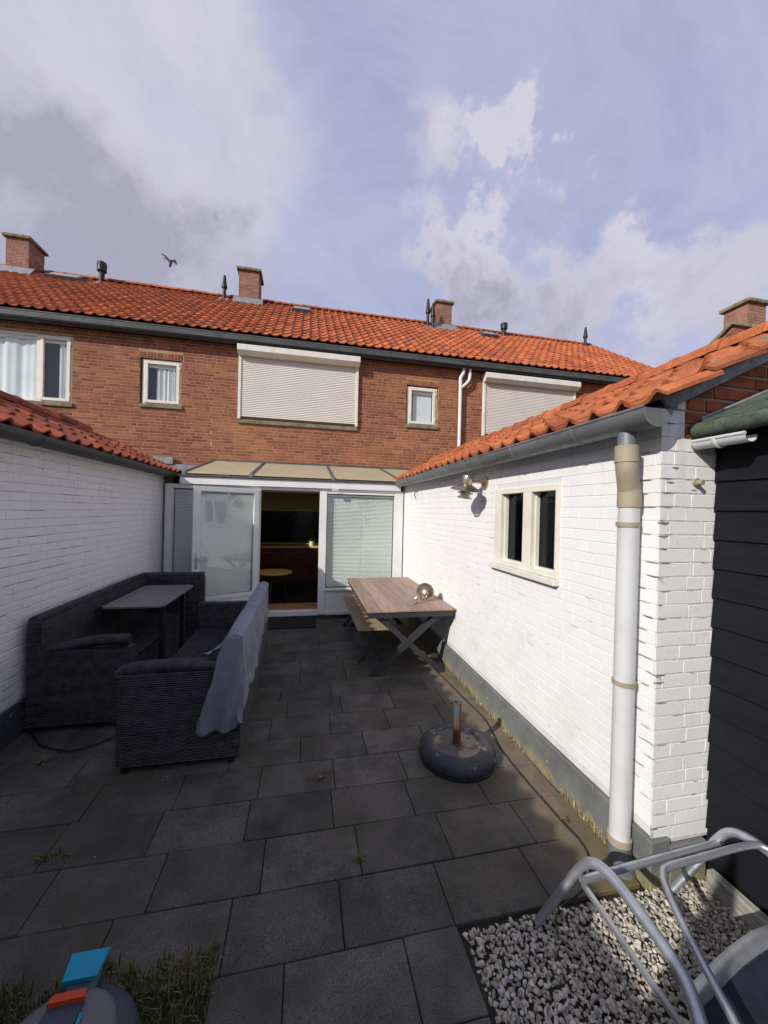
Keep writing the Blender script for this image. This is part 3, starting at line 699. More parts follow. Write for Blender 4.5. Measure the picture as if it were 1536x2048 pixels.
# ------------------------------------------------------------------ terraced houses
YH=8.40
def window(parent,x0,x1,z0,z1,panes,curtain,label=None,sillm=None):
    """panes: list of (xa,xb,casement?)"""
    f=MB(); t=.05; d0,d1=YH+.045,YH+.11
    f.box(x0,x0+t,d0,d1,z0,z1,.003); f.box(x1-t,x1,d0,d1,z0,z1,.003); f.box(x0+t,x1-t,d0,d1,z1-t,z1,.003); f.box(x0+t,x1-t,d0,d1,z0,z0+t,.003)
    fo=f.build('window',creamM,parent)
    for (a,b,cs) in panes:
        if cs:
            c=MB(); u=.055; e0,e1=YH+.02,YH+.075; za,zb=z0+.035,z1-.035
            c.box(a,a+u,e0,e1,za,zb,.003); c.box(b-u,b,e0,e1,za,zb,.003); c.box(a+u,b-u,e0,e1,zb-u,zb,.003); c.box(a+u,b-u,e0,e1,za,za+u,.003)
            for zz in (za+.1,zb-.14): c.box(b-.012,b+.012,e0-.006,e0+.01,zz,zz+.06)
            c.build('casement',creamM,fo); pa,pb,pz0,pz1=a+u,b-u,za+u,zb-u
        else: pa,pb,pz0,pz1=a,b,z0+t,z1-t
        MB().box(pa,pb,YH+.06,YH+.066,pz0,pz1).build('pane',paneM,fo)
        if curtain:
            for (ca,cb,n_) in curtain:
                ca2,cb2=max(ca,pa-.03),min(cb,pb+.03)
                if cb2-ca2<.05: continue
                MB().grid(lambda u,v:(ca2+(cb2-ca2)*u,YH+.115+.016*math.sin(u*n_*6.28)+.01*math.sin(u*n_*15+1),pz0-.05+(pz1-pz0+.1)*v),60,1).build('curtain',curtM,fo,smooth='all')
        MB().box(pa-.04,pb+.04,YH+.075,YH+.10,pz1-.06,pz1+.02).build('blind_box',creamM,fo)
    MB().box(x0-.03,x1+.03,YH-.035,YH+.045,z0-.075,z0-.004,b=.004).build('window_sill',mossCapM,fo)
    MB().box(x0-.2,x1+.2,YH+.3,YH+1.6,z0-.2,z1+.2).build('dim_room',roomM,fo)
    return fo
roomM=mat('dim_room',(.05,.055,.07),rough=.9)
def shutter(parent,x0,x1,z0,z1,nslat=34):
    f=MB(); f.box(x0,x0+.055,YH-.065,YH+.02,z0-.05,z1-.16,.003); f.box(x1-.055,x1,YH-.065,YH+.02,z0-.05,z1-.16,.003)
    fo=f.build('roller_shutter',creamM,parent)
    MB().prism([(x0-.01,YH+.02,z1),(x0-.01,YH-.20,z1),(x0-.01,YH-.225,z1-.025),(x0-.01,YH-.225,z1-.13),(x0-.01,YH-.15,z1-.20),(x0-.01,YH+.02,z1-.185)],(x1-x0+.02,0,0)).build('shutter_box',creamM,fo)
    p=(z1-.18-z0)/nslat; me=None
    mb=MB(); W2=(x1-x0-.11)/2
    prof=[(.004,.006),(-.009,.008),(-.010,p-.002),(.004,p-.002)]
    mb.prism([(-W2,a,b) for a,b in prof],(2*W2,0,0)); me=mb.mesh('slat',shutM)
    for k in range(nslat):
        obj('slat',me,fo,mw=Matrix.Translation(((x0+x1)/2,YH-.035,z0+k*p)))
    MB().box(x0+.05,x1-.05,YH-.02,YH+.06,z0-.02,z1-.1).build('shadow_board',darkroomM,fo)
    MB().box(x0-.0,x1-.0,YH-.04,YH+.04,z0-.135,z0-.055,b=.004).build('window_sill',mossCapM,fo)
    return fo
RY0,RZ0,RY1,RZ1=8.17,5.43,11.70,7.93
rsl=math.atan2(RZ1-RZ0,RY1-RY0); ru=Vector((0,math.cos(rsl),math.sin(rsl)))
def roofz(y): return RZ0+(y-RY0)*math.tan(rsl)
def chimney(parent,x0,x1,yc0,yc1,zb,zt,flue=True,face=None,m=chimM):
    mb=MB().box(x0+.007,x1-.007,yc0+.007,yc1-.007,zb,zt-.08); ch=mb.build('chimney',mortarM,parent)
    bricks(ch,(0,yc0+.006,0),(0,-1,0),x0,x1,zb,zt-.075,[],m,limit=0,seed=int(x0*10)+80,name='brick')
    bricks(ch,(x1-.006,0,0),(1,0,0),yc0,yc1,zb,zt-.075,[],m,limit=0,seed=int(x0*10)+90,name='brick')
    bricks(ch,(x0+.006,0,0),(-1,0,0),-yc1,-yc0,zb,zt-.075,[],m,limit=0,seed=int(x0*10)+99,name='brick')
    MB().box(x0-.06,x1+.06,yc0-.06,yc1+.06,zt-.075,zt,b=.01).build('cap',mossCapM,ch)
    if flue:
        xc=(x0+x1)/2; MB().lathe([(.0,.14),(.06,.14),(.075,.12),(.075,.0),(.06,0)],(xc,(yc0+yc1)/2-.1,zt),16).build('flue',mat('flue_steel',(.55,.55,.55),rough=.3,metal=.9),ch,smooth=True)
    return ch
def vent(parent,x,y,style,h=.55):
    zb=roofz(y)-.05; mb=MB()
    if style=='taper': prof=[(.045,0),(.045,h*.52),(.075,h*.52),(.078,h*.58),(.062,h*.66),(.035,h*.97),(.03,h),(0,h)]
    else: prof=[(.065,0),(.065,h*.55),(.11,h*.62),(.115,h*.95),(.10,h),(0,h)]
    mb.lathe(prof,(x,y,zb),16); vo=mb.build('vent_pipe',blackM,parent,smooth=True)
    MB().prism([(x-.12,y-.16,roofz(y-.16)+.035),(x+.12,y-.16,roofz(y-.16)+.035),(x+.12,y+.12,roofz(y+.12)+.045),(x-.12,y+.12,roofz(y+.12)+.045)],(0,0,.02)).build('flashing',leadM,vo)
def skylight(parent,x,y,w_=.52,l_=.42):
    a=Vector((x-w_/2,y,roofz(y)+.05)); n=Vector((0,-math.sin(rsl),math.cos(rsl)))
    p=[a,a+Vector((w_,0,0)),a+Vector((w_,0,0))+ru*l_,a+ru*l_]
    fr=MB().prism([tuple(q) for q in p],tuple(n*.09)).build('skylight',zincD,parent)
    q=[a+Vector((.05,0,0))+ru*.05,a+Vector((w_-.05,0,0))+ru*.05,a+Vector((w_-.05,0,0))+ru*(l_-.05),a+Vector((.05,0,0))+ru*(l_-.05)]
    MB().prism([tuple(v+n*.091) for v in q],tuple(n*.006)).build('skylight_pane',skyM,fr)
skyM=mat('skylight_glass',(.16,.20,.21),rough=.12,spec=.9)
def house(name,label,x0,x1,ops,seed,z0=2.3,base=True):
    h=thing(name,label,'house',((x0+x1)/2,YH,0),'terraced houses in the row')
    backing(h,(0,YH+.006,0),(0,-1,0),x0,x1,2.2,5.34,ops,mortarM,.28)
    bricks(h,(0,YH+.006,0),(0,-1,0),x0+.002,x1-.002,2.45,5.31,ops+[(a-.02,b+.02,d,d+.125) for a,b,c,d in ops if b-a<1.2 and d<5],brickM,seed=seed,proud=.004,joint=.0125,ch=.002)
    for a,b,c,d in ops:
        if b-a<1.2 and d<5:   # soldier course above small windows
            n_=int((b-a+.04)/.0625); vs,fs=brick_geo(.1,.0515,.008,.003,5); me=bpy.data.meshes.new('soldier_brick'); me.from_pydata(vs,[],fs); me.materials.append(brickM)
            for k in range(n_):
                T=Matrix.Translation((a-.02+(k+.5)*(b-a+.04)/n_,YH+.006,d+.062))@Matrix.Rotation(R(90),4,'Y'); obj('soldier_brick',me,h,mw=T)
    nc=int(round((x1-x0)/.2)); ww=(x1-x0)/nc
    tiles(h,(x0,RY0-.02,RZ0+.01),(1,0,0),ru,nc,14,tileM,gauge=.322,w_=ww,seed=seed+1,detail=7,jit=.005)
    MB().prism([(x0,RY0,RZ0-.01),(x0,RY1,RZ1-.01),(x0,RY1,RZ1-.06),(x0,RY0,RZ0-.06)],(x1-x0,0,0)).build('roof_deck',darkwoodM,h)
    MB().prism([(x0,RY1,RZ1-.01),(x0,15.3,RZ0),(x0,15.3,RZ0-.06),(x0,RY1,RZ1-.06)],(x1-x0,0,0)).build('rear_roof_slope',tileM,h)
    ridgecaps(h,(x0,RY1+.02,RZ1+.06),(x1-.3,RY1+.02,RZ1+.06),tileM,r=.105,L_=.35)
    MB().prism([(x0,8.15,5.385),(x0,8.16,5.29),(x0,8.20,5.245),(x0,8.30,5.245),(x0,8.30,5.37),(x0,8.17,5.385)],(x1-x0,0,0)).build('gutter',zincD,h)
    MB().box(x0,x1,8.165,8.396,5.255,5.375).build('soffit',darkwoodM,h)
    MB().tube([(x0,8.15,5.39),(x1,8.15,5.39)],.010,6).build('gutter_lip',zincM,h)
    return h
oL=[(-7.0,-4.468,3.795,5.10),(-3.30,-2.525,3.885,4.83)]
oM=[(2.25,3.03,3.84,4.80),(-1.30,1.05,3.8,5.0)]
oR=[(4.27,6.6,3.8,5.0)]
h1=house('terraced_house','left terraced brick house with big curtained window and small square window',-9.6,-1.95,oL,101)
h2=house('terraced_house','middle terraced brick house with wide cream roller shutter above the glazed porch',-1.95,3.60,oM,202)
h3=house('terraced_house','right end terraced brick house with cream roller shutter and hip of orange tiles',3.60,10.1,oR,303)
window(h1,-7.0,-4.468,3.795,5.10,[(-6.95,-5.09,False),(-5.02,-4.52,True)],[(-6.95,-5.09,5),(-4.75,-4.6,2)])
MB().box(-5.09,-5.02,YH+.04,YH+.11,3.84,5.05,b=.003).build('mullion',creamM,h1)
window(h1,-3.26,-2.525,3.90,4.81,[(-3.21,-2.57,True)],[(-3.02,-2.6,5)])
window(h2,2.28,3.01,3.87,4.77,[(2.33,2.96,True)],[(2.44,2.90,.0)])
shutter(h2,-1.415,1.12,3.77,5.235); shutter(h3,4.15,6.69,3.77,5.20)
chimney(h1,-7.56,-7.06,11.35,11.95,7.55,8.66); chimney(h2,-1.97,-1.42,11.35,11.95,7.6,8.70); chimney(h3,3.98,4.50,11.40,12.0,7.6,8.62)
for hh,xa,xb in ((h1,-7.70,-6.92),(h2,-2.1,-1.3),(h3,3.85,4.65)):
    MB().prism([(xa,11.18,roofz(11.18)+.05),(xb,11.18,roofz(11.18)+.05),(xb,11.36,roofz(11.36)+.16),(xa,11.36,roofz(11.36)+.16)],(0,0,.02)).build('chimney_flashing',leadM,hh)
vent(h1,-5.45,11.45,'cap',.62); vent(h1,-2.37,11.45,'taper',.75); vent(h3,3.68,11.35,'taper',.95); vent(h3,3.78,11.15,'taper',.85); vent(h3,6.35,11.4,'cap',.5); vent(h3,9.55,11.5,'taper',.75)
skylight(h1,-6.15,11.05,.75); skylight(h2,-.20,10.85,.52); skylight(h3,5.58,10.8,.52)
# gable end of h3
MB().prism([(10.09,8.42,2.2),(10.09,15.2,2.2),(10.09,15.2,5.35),(10.09,11.7,7.85),(10.09,8.42,5.5)],(-.2,0,0)).build('end_wall',brickM,h3)
# white waste pipes
wp=thing('waste_pipe','slim white waste pipe with forked top on the brick wall','pipe',(3.55,8.3,0))
MB().tube(bezier([(3.60,8.28,5.25),(3.595,8.28,5.15),(3.54,8.31,5.03),(3.54,8.31,4.9)],5)+[Vector((3.54,8.31,2.3))],.040,14).build('pipe',whitepvcM,wp,smooth=True)
MB().tube(bezier([(3.76,8.28,5.25),(3.76,8.29,5.05),(3.70,8.30,4.93),(3.56,8.31,4.80)],6),.036,14).build('branch_pipe',whitepvcM,wp,smooth=True)
# distant gable house on the right
fh=thing('gable_house','brick gable house with large chimney far right beyond the orange roof','house',(8.9,6,0))
MB().prism([(8.9,2.0,0),(8.9,10.6,0),(8.9,10.6,3.2),(8.9,6.3,6.0),(8.9,2.0,3.2)],(.25,0,0)).build('gable_wall',mortarM,fh)
def clipF(za,zb,s0,s1):
    hw=(6.0-zb)/.651
    return [(-6.3-hw,-6.3+hw)] if hw>.03 else []
bricks(fh,(8.894,0,0),(-1,0,0),-8.5,-4.2,4.4,6.0,[],brickM,limit=0,seed=77,clip=clipF)
for sgn in (1,-1):
    e=6.3+sgn*4.45
    MB().prism([(8.82,6.3,6.09),(8.82,e,6.09-.651*4.45),(8.82,e,6.01-.651*4.45),(8.82,6.3,6.01)],(.4,0,0)).build('coping',mossCapM,fh)
    MB().prism([(9.2,6.3,6.04),(9.2,e,6.04-.651*4.45),(9.2,e,5.96-.651*4.45),(9.2,6.3,5.96)],(6,0,0)).build('roof',tileM,fh)
MB().box(9.15,15,2.2,10.4,0,3.1).build('side_wall',brickM,fh)
chimney(fh,8.895,9.38,6.06,6.53,5.6,6.43,flue=False)
for (x,y) in ((9.05,6.40),(9.22,6.18)): MB().lathe([(0,.09),(.05,.09),(.05,0)],(x,y,6.43),10).build('flue',blackM,fh)
# ------------------------------------------------------------------ glazed porch
cv=thing('glazed_porch','white framed glazed porch with cream roof panels and open door','porch',(-.2,6.5,0))
YC=6.5
MB().box(-1.92,1.66,6.415,6.56,2.205,2.325,b=.004).build('beam',whitepvcM,cv)
MB().box(-1.95,1.60,6.385,6.46,2.327,2.352,b=.003).build('porch_gutter',zincD,cv)
fr=MB()
for a,b in ((-2.14,-2.03),(-.752,-.705),(.255,.375),(1.565,1.72)): fr.box(a,b,YC-.04,YC+.05,.06,2.203,b=.003)
fr.box(-2.03,-.752,YC-.035,YC+.05,.06,.10); fr.box(-.705,.255,YC-.045,YC+.06,.05,.135,b=.004); fr.box(.375,1.565,YC-.045,YC+.06,.05,.115,b=.004)
fr.box(-2.03,-.752,YC-.03,YC+.045,2.14,2.203); fr.box(-.705,.255,YC-.03,YC+.045,2.155,2.203); fr.box(.375,1.565,YC-.03,YC+.045,2.125,2.203)
fr.build('frame',whitepvcM,cv)
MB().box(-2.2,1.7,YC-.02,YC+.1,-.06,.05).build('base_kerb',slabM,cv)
MB().box(.36,1.57,YC-.055,YC+.05,.465,.50,b=.003).build('window_sill',whitepvcM,cv)
for k in range(3): MB().box(.378,1.563,YC-.02,YC+.02,.118+k*.115,.230+k*.115,b=.003).build('panel_board',whitepvcM,cv)
for k in range(3): MB().box(-2.028,-.754,YC-.02,YC+.02,.103+k*.115,.215+k*.115,b=.003).build('panel_board',whitepvcM,cv)
MB().box(.375,1.565,YC+.0,YC+.006,.50,2.125).build('pane',paneM,cv)
MB().box(-2.03,-.752,YC+.0,YC+.006,.46,2.14).build('pane',paneM,cv)
def blind(parent,x0,x1,z0,z1,y,pitch=.0235,tilt=52,M4=None):
    mb=MB(); z=z0; hw=.0125; a=R(tilt)
    while z<z1:
        dy,dz=math.cos(a)*hw,math.sin(a)*hw
        mb.quad((x0,y-dy,z-dz),(x1,y-dy,z-dz),(x1,y+dy,z+dz),(x0,y+dy,z+dz)); z+=pitch
    mb.box(x0,x1,y-.012,y+.012,z1,z1+.025)
    for xx in (x0+.12,(x0+x1)/2,x1-.12): mb.box(xx-.001,xx+.001,y-.014,y-.012,z0,z1)
    if M4: mb.v=[tuple(M4@Vector(p)) for p in mb.v]
    o=mb.build('blind',blindM,parent,kind='stuff',recalc=False); return o
blind(cv,.39,1.55,.53,2.08,YC+.05); blind(cv,-2.02,-.77,.48,2.09,YC+.05)
# open door
dr=bpy.data.objects.new('door',None); COL.objects.link(dr); dr.parent=cv; dr.matrix_parent_inverse=INV[cv.name]
ang=R(27); 
DM=Matrix.Translation((-.735,6.455,0))@Matrix.Rotation(math.pi+ang,4,'Z')  # local +x from hinge to free edge, local -y... outer side
def dbuild(mb,name,m,**k):
    mb.v=[tuple(DM@Vector(p)) for p in mb.v]; o=mb.build(name,m,None,**k); o.parent=dr; return o
f=MB(); W=.985; zt=2.155; zb=.085
f.box(0,.085,-.03,.03,zb,zt,.004); f.box(W-.105,W,-.03,.03,zb,zt,.004); f.box(.085,W-.105,-.03,.03,zt-.07,zt,.004); f.box(.085,W-.105,-.03,.03,zb,zb+.02,.004); f.box(.085,W-.105,-.03,.03,.425,.49,.004)
dbuild(f,'door_frame',whitepvcM)
for k in range(3): dbuild(MB().box(.087,W-.107,-.022,.022,zb+.022+k*.105,zb+.124+k*.105,.003),'door_board',whitepvcM)
dbuild(MB().box(.085,W-.105,-.003,.003,.49,zt-.07),'pane',paneM)
bm_=MB(); z=.51; a=R(-55)
while z<zt-.1:
    dy,dz=math.cos(a)*.0115,math.sin(a)*.0115; bm_.quad((.10,-.022-dy,z-dz),(W-.12,-.022-dy,z-dz),(W-.12,-.022+dy,z+dz),(.10,-.022+dy,z+dz)); z+=.0225
dbuild(bm_,'blind',blindM,kind='stuff',recalc=False)
for sgn in (1,-1):
    hnd=MB(); hnd.box(W-.072,W-.036,min(sgn*.030,sgn*.040),max(sgn*.030,sgn*.040),.93,1.16,.003); hnd.tube([(W-.054,sgn*.04,1.07),(W-.054,sgn*.08,1.07),(W-.07,sgn*.085,1.07),(W-.19,sgn*.082,1.065)],.010,8); hnd.tube([(W-.054,sgn*.04,.965),(W-.054,sgn*.047,.965)],.012,10)
    dbuild(hnd,'door_handle',mat('handle_steel_%s'%('in' if sgn<0 else 'out'),(.5,.5,.5),rough=.3,metal=.8),smooth=True)
# porch roof
zf,zk,yf,yk=2.375,2.80,6.42,8.37; xs=[-1.86,-.86,.47,1.65,2.52]
for i in range(4):
    a,b=xs[i]+.02,xs[i+1]-.02
    MB().prism([(a,yf,zf),(b,yf,zf),(b,yk,zk),(a,yk,zk)],(0,0,.012)).build('roof_panel',roofgl,cv)
for x in xs:
    rf=MB().prism([(x-.022,yf-.01,zf-.02),(x+.022,yf-.01,zf-.02),(x+.022,yk,zk-.02),(x-.022,yk,zk-.02)],(0,0,.048)).build('rafter',zincD,cv)
    MB().box(x-.03,x+.03,yf-.02,yf+.02,zf-.03,zf+.035,b=.004).build('rafter_end_cap',zincM,rf)
MB().box(-1.9,2.6,8.36,8.395,2.79,2.845).build('wall_trim',zincD,cv)
# porch interior (room seen through the open door)
room=MB()
room.box(-2.16,-2.12,6.56,9.9,0,2.38); room.box(1.70,1.735,6.56,9.9,0,2.38); room.build('side_wall',darkroomM,cv)
MB().box(-2.16,1.735,9.9,9.94,0,2.4).build('rear_wall',darkroomM,cv)
MB().box(-2.16,1.735,8.42,9.94,2.33,2.37).build('ceiling',darkroomM,cv)
for k in range(5): MB().box(-2.1,1.69,6.56+k*.14,6.695+k*.14,.04,.075,b=.002).build('floor_board',floorM,cv)
MB().box(-2.1,1.69,7.27,9.9,.03,.072).build('carpet',carpetM,cv)
kt=thing('kitchen_unit','dark red kitchen unit with pale worktop seen through the open door','kitchen',(-.3,9.6,0))
MB().box(-1.8,1.5,9.35,9.88,.08,.90).build('cabinet',redcabM,kt)
for k in range(5): MB().box(-1.78+k*.65,-1.15+k*.65,9.325,9.348,.5,.86,b=.003).build('drawer_front',redcabM,kt); 
for k in range(5): MB().box(-1.78+k*.65,-1.15+k*.65,9.325,9.348,.12,.485,b=.003).build('cabinet_door',redcabM,kt)
for k in range(5): MB().tube([(-1.55+k*.65,9.31,.80),(-1.35+k*.65,9.31,.80)],.007,6).build('handle',zincM,kt)
MB().box(-1.82,1.52,9.29,9.88,.905,.945,b=.003).build('worktop',counterM,kt)
MB().box(-1.82,1.52,9.55,9.87,.975,.995,b=.003).build('shelf_strip',counterM,kt)
MB().box(-1.82,1.52,9.875,9.895,.95,1.80).build('splashback',splashM,kt)
MB().box(-1.8,1.5,9.5,9.88,1.82,2.32).build('wall_cabinet',mat('olive_cabinet',(.40,.31,.12),rough=.5),kt)
MB().box(-1.82,1.5,9.47,9.50,1.80,1.83).build('cabinet_rail',counterM,kt)
st=thing('round_table','low round table with bright oak top inside the porch','table',(-.52,7.65,0))
MB().lathe([(0,.0),(.34,.0),(.35,.012),(.34,.028),(0,.028)],(-.56,7.65,.585),40).build('table_top',counterM,st,smooth=True)
for k in range(3):
    a=k*2.09+.4; MB().tube([(-.56+.18*math.cos(a),7.65+.18*math.sin(a),.585),(-.56+.27*math.cos(a),7.65+.27*math.sin(a),.07)],.016,8).build('leg',blackM,st)
pp=thing('reflection_plant','small green potted plant standing in for a garden reflection above the kitchen worktop','plant',(.2,9.55,.945))  # plant added in place of the garden reflected in the splashback
MB().lathe([(0,0),(.05,0),(.065,.11),(.05,.11),(0,.1)],(.2,9.5,.945),14).build('pot',whitepvcM,pp,smooth=True)
mb=MB(); rg=random.Random(3)
for k in range(160):
    a=rg.uniform(0,6.28); r_=rg.uniform(0,.12); z=1.06+rg.uniform(0,.28); c=Vector((.2+r_*math.cos(a),9.5+r_*math.sin(a)*.6,z)); u=Vector((rg.uniform(-1,1),rg.uniform(-1,1),rg.uniform(-.5,1))).normalized()*.03; v=u.orthogonal().normalized()*.012
    mb.quad(c-u,c+v,c+u,c-v)
mb.build('foliage',greenleafM,pp,kind='stuff',recalc=False)
# sensor box
sb=thing('door_sensor','tiny white sensor box with two dark dots above the right window of the porch','sensor',(.505,6.41,2.18))
MB().box(.455,.555,6.385,6.413,2.155,2.20,b=.005).build('housing',creamM,sb)
for x in (.488,.522): MB().lathe([(0,.004),(.009,.003),(.009,0)],(x,6.385,2.178),10,Matrix.Rotation(R(90),4,'X')).build('lens',blackM,sb)
dm=MB().box(-.68,.22,5.93,6.40,.004,.018,b=.003); tag(dm.build('doormat',matM),'flat black rubber doormat in front of the open porch door','doormat')
# ------------------------------------------------------------------ rattan furniture
def weave(mb,o,u,v,nrm,W_,H_,st=.0155,seg=.034,amp=.0040):
    o,u,v,nrm=Vector(o),Vector(u),Vector(v),Vector(nrm); nr=int(H_/st); ns=int(W_/seg); rg=random.Random(int(W_*1000))
    for r in range(nr):
        base=len(mb.v); sk=rg.uniform(-.0015,.0015)
        for i in range(ns+1):
            s=i*W_/ns; d=amp*(math.cos(math.pi*(i+r)))*.6
            for (t,dd) in ((.08,0),(.5,.004),(.92,0)):
                mb.v.append(tuple(o+u*s+v*((r+t)*st)+nrm*(d+dd+sk+.003)))
        for i in range(ns):
            for k in (0,1):
                a=base+i*3+k; mb.f.append((a,a+3,a+4,a+1))
def rat_panel(name,parent,x0,x1,y0,y1,z0,z1,faces,rim=True):
    mb=MB(); b=.004
    mb.box(x0+b,x1-b,y0+b,y1-b,z0,z1-b)
    if 'f' in faces: weave(mb,(x0,y0,z0),(1,0,0),(0,0,1),(0,-1,0),x1-x0,z1-z0)
    if 'b' in faces: weave(mb,(x0,y1,z0),(1,0,0),(0,0,1),(0,1,0),x1-x0,z1-z0)
    if 'l' in faces: weave(mb,(x0,y0,z0),(0,1,0),(0,0,1),(-1,0,0),y1-y0,z1-z0)
    if 'r' in faces: weave(mb,(x1,y0,z0),(0,1,0),(0,0,1),(1,0,0),y1-y0,z1-z0)
    if 't' in faces: weave(mb,(x0,y0,z1-b),(0,1,0),(1,0,0),(0,0,1),y1-y0,x1-x0,st=.02)
    return mb.build(name,ratM,parent,recalc=False)
def rim(parent,pts,r=.03,name='rim'):
    mb=MB(); P=bezier(pts,6); mb.tube(P,r,12)
    # binding ribs
    for i in range(0,len(P)-1):
        a,b=P[i],P[i+1]; n=max(1,int((b-a).length/.012))
        for k in range(n):
            c=a.lerp(b,k/n); d=(b-a).normalized()*.004; mb.tube([c-d,c+d],r+.0022,10,cap=False)
    return mb.build(name,ratM,parent,smooth=True,recalc=False)
s2=thing('rattan_sofa','black rattan sofa facing left, nearest the camera, with a grey blue cloth over its back','sofa',(-.82,3.9,0))
rat_panel('armrest',s2,-1.215,-.50,2.865,2.955,.05,.69,'flbrt'); rim(s2,[(-1.21,2.91,.665),(-1.17,2.91,.70),(-1.0,2.91,.715),(-.8,2.91,.712),(-.52,2.91,.695)],.048)
rat_panel('armrest',s2,-1.215,-.50,4.85,4.94,.05,.69,'flbrt')
rat_panel('backrest',s2,-.51,-.425,2.865,4.94,.05,.875,'flr'); rim(s2,[(-.467,2.87,.875),(-.467,3.5,.885),(-.467,4.94,.885)],.043)
rat_panel('seat_base',s2,-1.20,-.51,2.957,4.848,.05,.36,'l')
for k in range(4):
    x=-1.205+k*.174; b=MB().box(x+.003,x+.171,2.96,4.845,.362,.405,b=.012); weave(b,(x+.01,2.97,.406),(0,1,0),(1,0,0),(0,0,1),1.86,.155,st=.013); b.build('seat_band',ratM,s2,recalc=False)
for x in (-1.17,-.48):
    for y in (2.90,4.9): MB().box(x-.022,x+.022,y-.022,y+.022,.0,.05).build('leg',blackM,s2)
s1=thing('rattan_corner_sofa','black rattan corner sofa standing against the left white wall','sofa',(-1.75,4.5,0))
rat_panel('backrest',s1,-2.135,-2.04,3.50,5.66,.05,.90,'fr'); rim(s1,[(-2.09,3.51,.90),(-2.09,4.5,.905),(-2.09,5.62,.905)],.042)
rat_panel('backrest',s1,-2.04,-1.335,5.57,5.66,.05,.90,'fr'); rim(s1,[(-2.09,5.615,.905),(-1.8,5.615,.907),(-1.34,5.615,.905)],.040)
rat_panel('armrest',s1,-2.04,-1.40,3.50,3.60,.05,.66,'frt'); rim(s1,[(-2.04,3.55,.655),(-1.85,3.55,.685),(-1.65,3.55,.715),(-1.42,3.55,.712)],.043)
rat_panel('seat_base',s1,-2.03,-1.56,3.61,5.56,.05,.36,'r')
for k in range(3):
    x=-2.035+k*.16; b=MB().box(x+.003,x+.157,3.61,5.56,.362,.405,b=.012); weave(b,(x+.01,3.62,.406),(0,1,0),(1,0,0),(0,0,1),1.92,.14,st=.013); b.build('seat_band',ratM,s1,recalc=False)
for x,y in ((-2.1,3.53),(-1.43,3.53),(-2.1,5.6),(-1.38,5.6)): MB().box(x-.022,x+.022,y-.022,y+.022,0,.05).build('leg',blackM,s1)
# side table with grey rounded top
tb=thing('garden_table','small grey topped garden table with rounded corners standing between the two rattan sofas','table',(-1.68,4.8,0))
def rrect(x0,x1,y0,y1,r,z,n=6):
    o=[]
    for cx,cy,a0 in ((x1-r,y1-r,0),(x0+r,y1-r,90),(x0+r,y0+r,180),(x1-r,y0+r,270)):
        for k in range(n+1): a=R(a0+90*k/n); o.append((cx+r*math.cos(a),cy+r*math.sin(a),z))
    return o
MB().prism(rrect(-1.985,-1.40,4.25,5.36,.07,.800),(0,0,.018)).build('table_top',greytopM,tb)
for y in (4.45,5.15):
    MB().box(-1.50,-1.45,y-.025,y+.025,.03,.80).build('leg',blackM,tb); MB().box(-1.53,-1.25,y-.03,y+.03,0,.03).build('foot',blackM,tb)
# cloth
cl=MB(); 
import mathutils
def nz(x,y,z): return mathutils.noise.noise(Vector((x,y,z)))
NU,NV=110,60
def clothpt(u,v):
    Y=2.80+u*1.98            # along the sofa
    # arc length coordinate across: inner hang, over rim, outer hang
    inner=.10+.10*max(0,math.sin(u*9+.5))*(1-u)+.10*math.exp(-((u-.26)/.07)**2)+.06*math.exp(-((u-.62)/.08)**2)+(.26*max(0,1-u/.10) if u<.10 else 0)
    outer=.50+.05*math.sin(u*5)+.10*max(0,1-u/.15)-.08*u
    zt=.935; half=.055
    tot=inner+2*half+outer; s=v*tot
    wr=.006*math.sin(Y*21+3*nz(Y*2,v*2,0))+.020*nz(Y*4,v*3,1)+.012*nz(Y*13,v*7,4)+.006*nz(Y*30,v*14,9)
    if s<inner:
        d=inner-s; x=-.525-.12*d-.02*math.sin(d*9)+wr*min(1,d*8)-.0; z=zt-.02-d*.96
    elif s<inner+2*half:
        t=(s-inner)/(2*half); a=math.pi*(1-t); x=-.467+.06*math.cos(a); z=zt-.02+.03*math.sin(a)+.01*nz(Y*6,t,2)
    else:
        d=s-inner-2*half; x=-.412+.01*d+wr*1.3*min(1,d*5); z=zt-.02-d
    z+=.012*nz(Y*3,v,8)
    if u>.97: z-=0
    return (x,Y,z)
cl.grid(clothpt,NU,NV)
# end of the cloth folded down over the near end of the sofa
BT=bezier([(-.700,2.80,.275),(-.64,2.795,.262),(-.56,2.80,.285),(-.50,2.79,.262),(-.445,2.795,.30),(-.405,2.80,.36)],8)
def endwrap(u,v):
    a=Vector(clothpt(0,v)); i=v*(len(BT)-1); k=min(len(BT)-2,int(i)); b=BT[k].lerp(BT[k+1],i-k)
    vv=v
    p=a.lerp(b,u); bulge=math.sin(math.pi*min(1,u*1.0))
    p.x+=-.035*bulge*(1-v)+.010*math.sin(u*6+v*3)*bulge+.012*nz(u*7,v*9,11)*bulge
    p.y=2.80-.018*bulge+.014*math.sin(v*17+u*2.5)*min(1,u*3)+.01*nz(u*4,v*6,3)-.012*u
    if p.y>2.83: p.y=2.83
    p.z-=.05*bulge*v*(1-v)
    return tuple(p)
cl.grid(endwrap,26,NV)
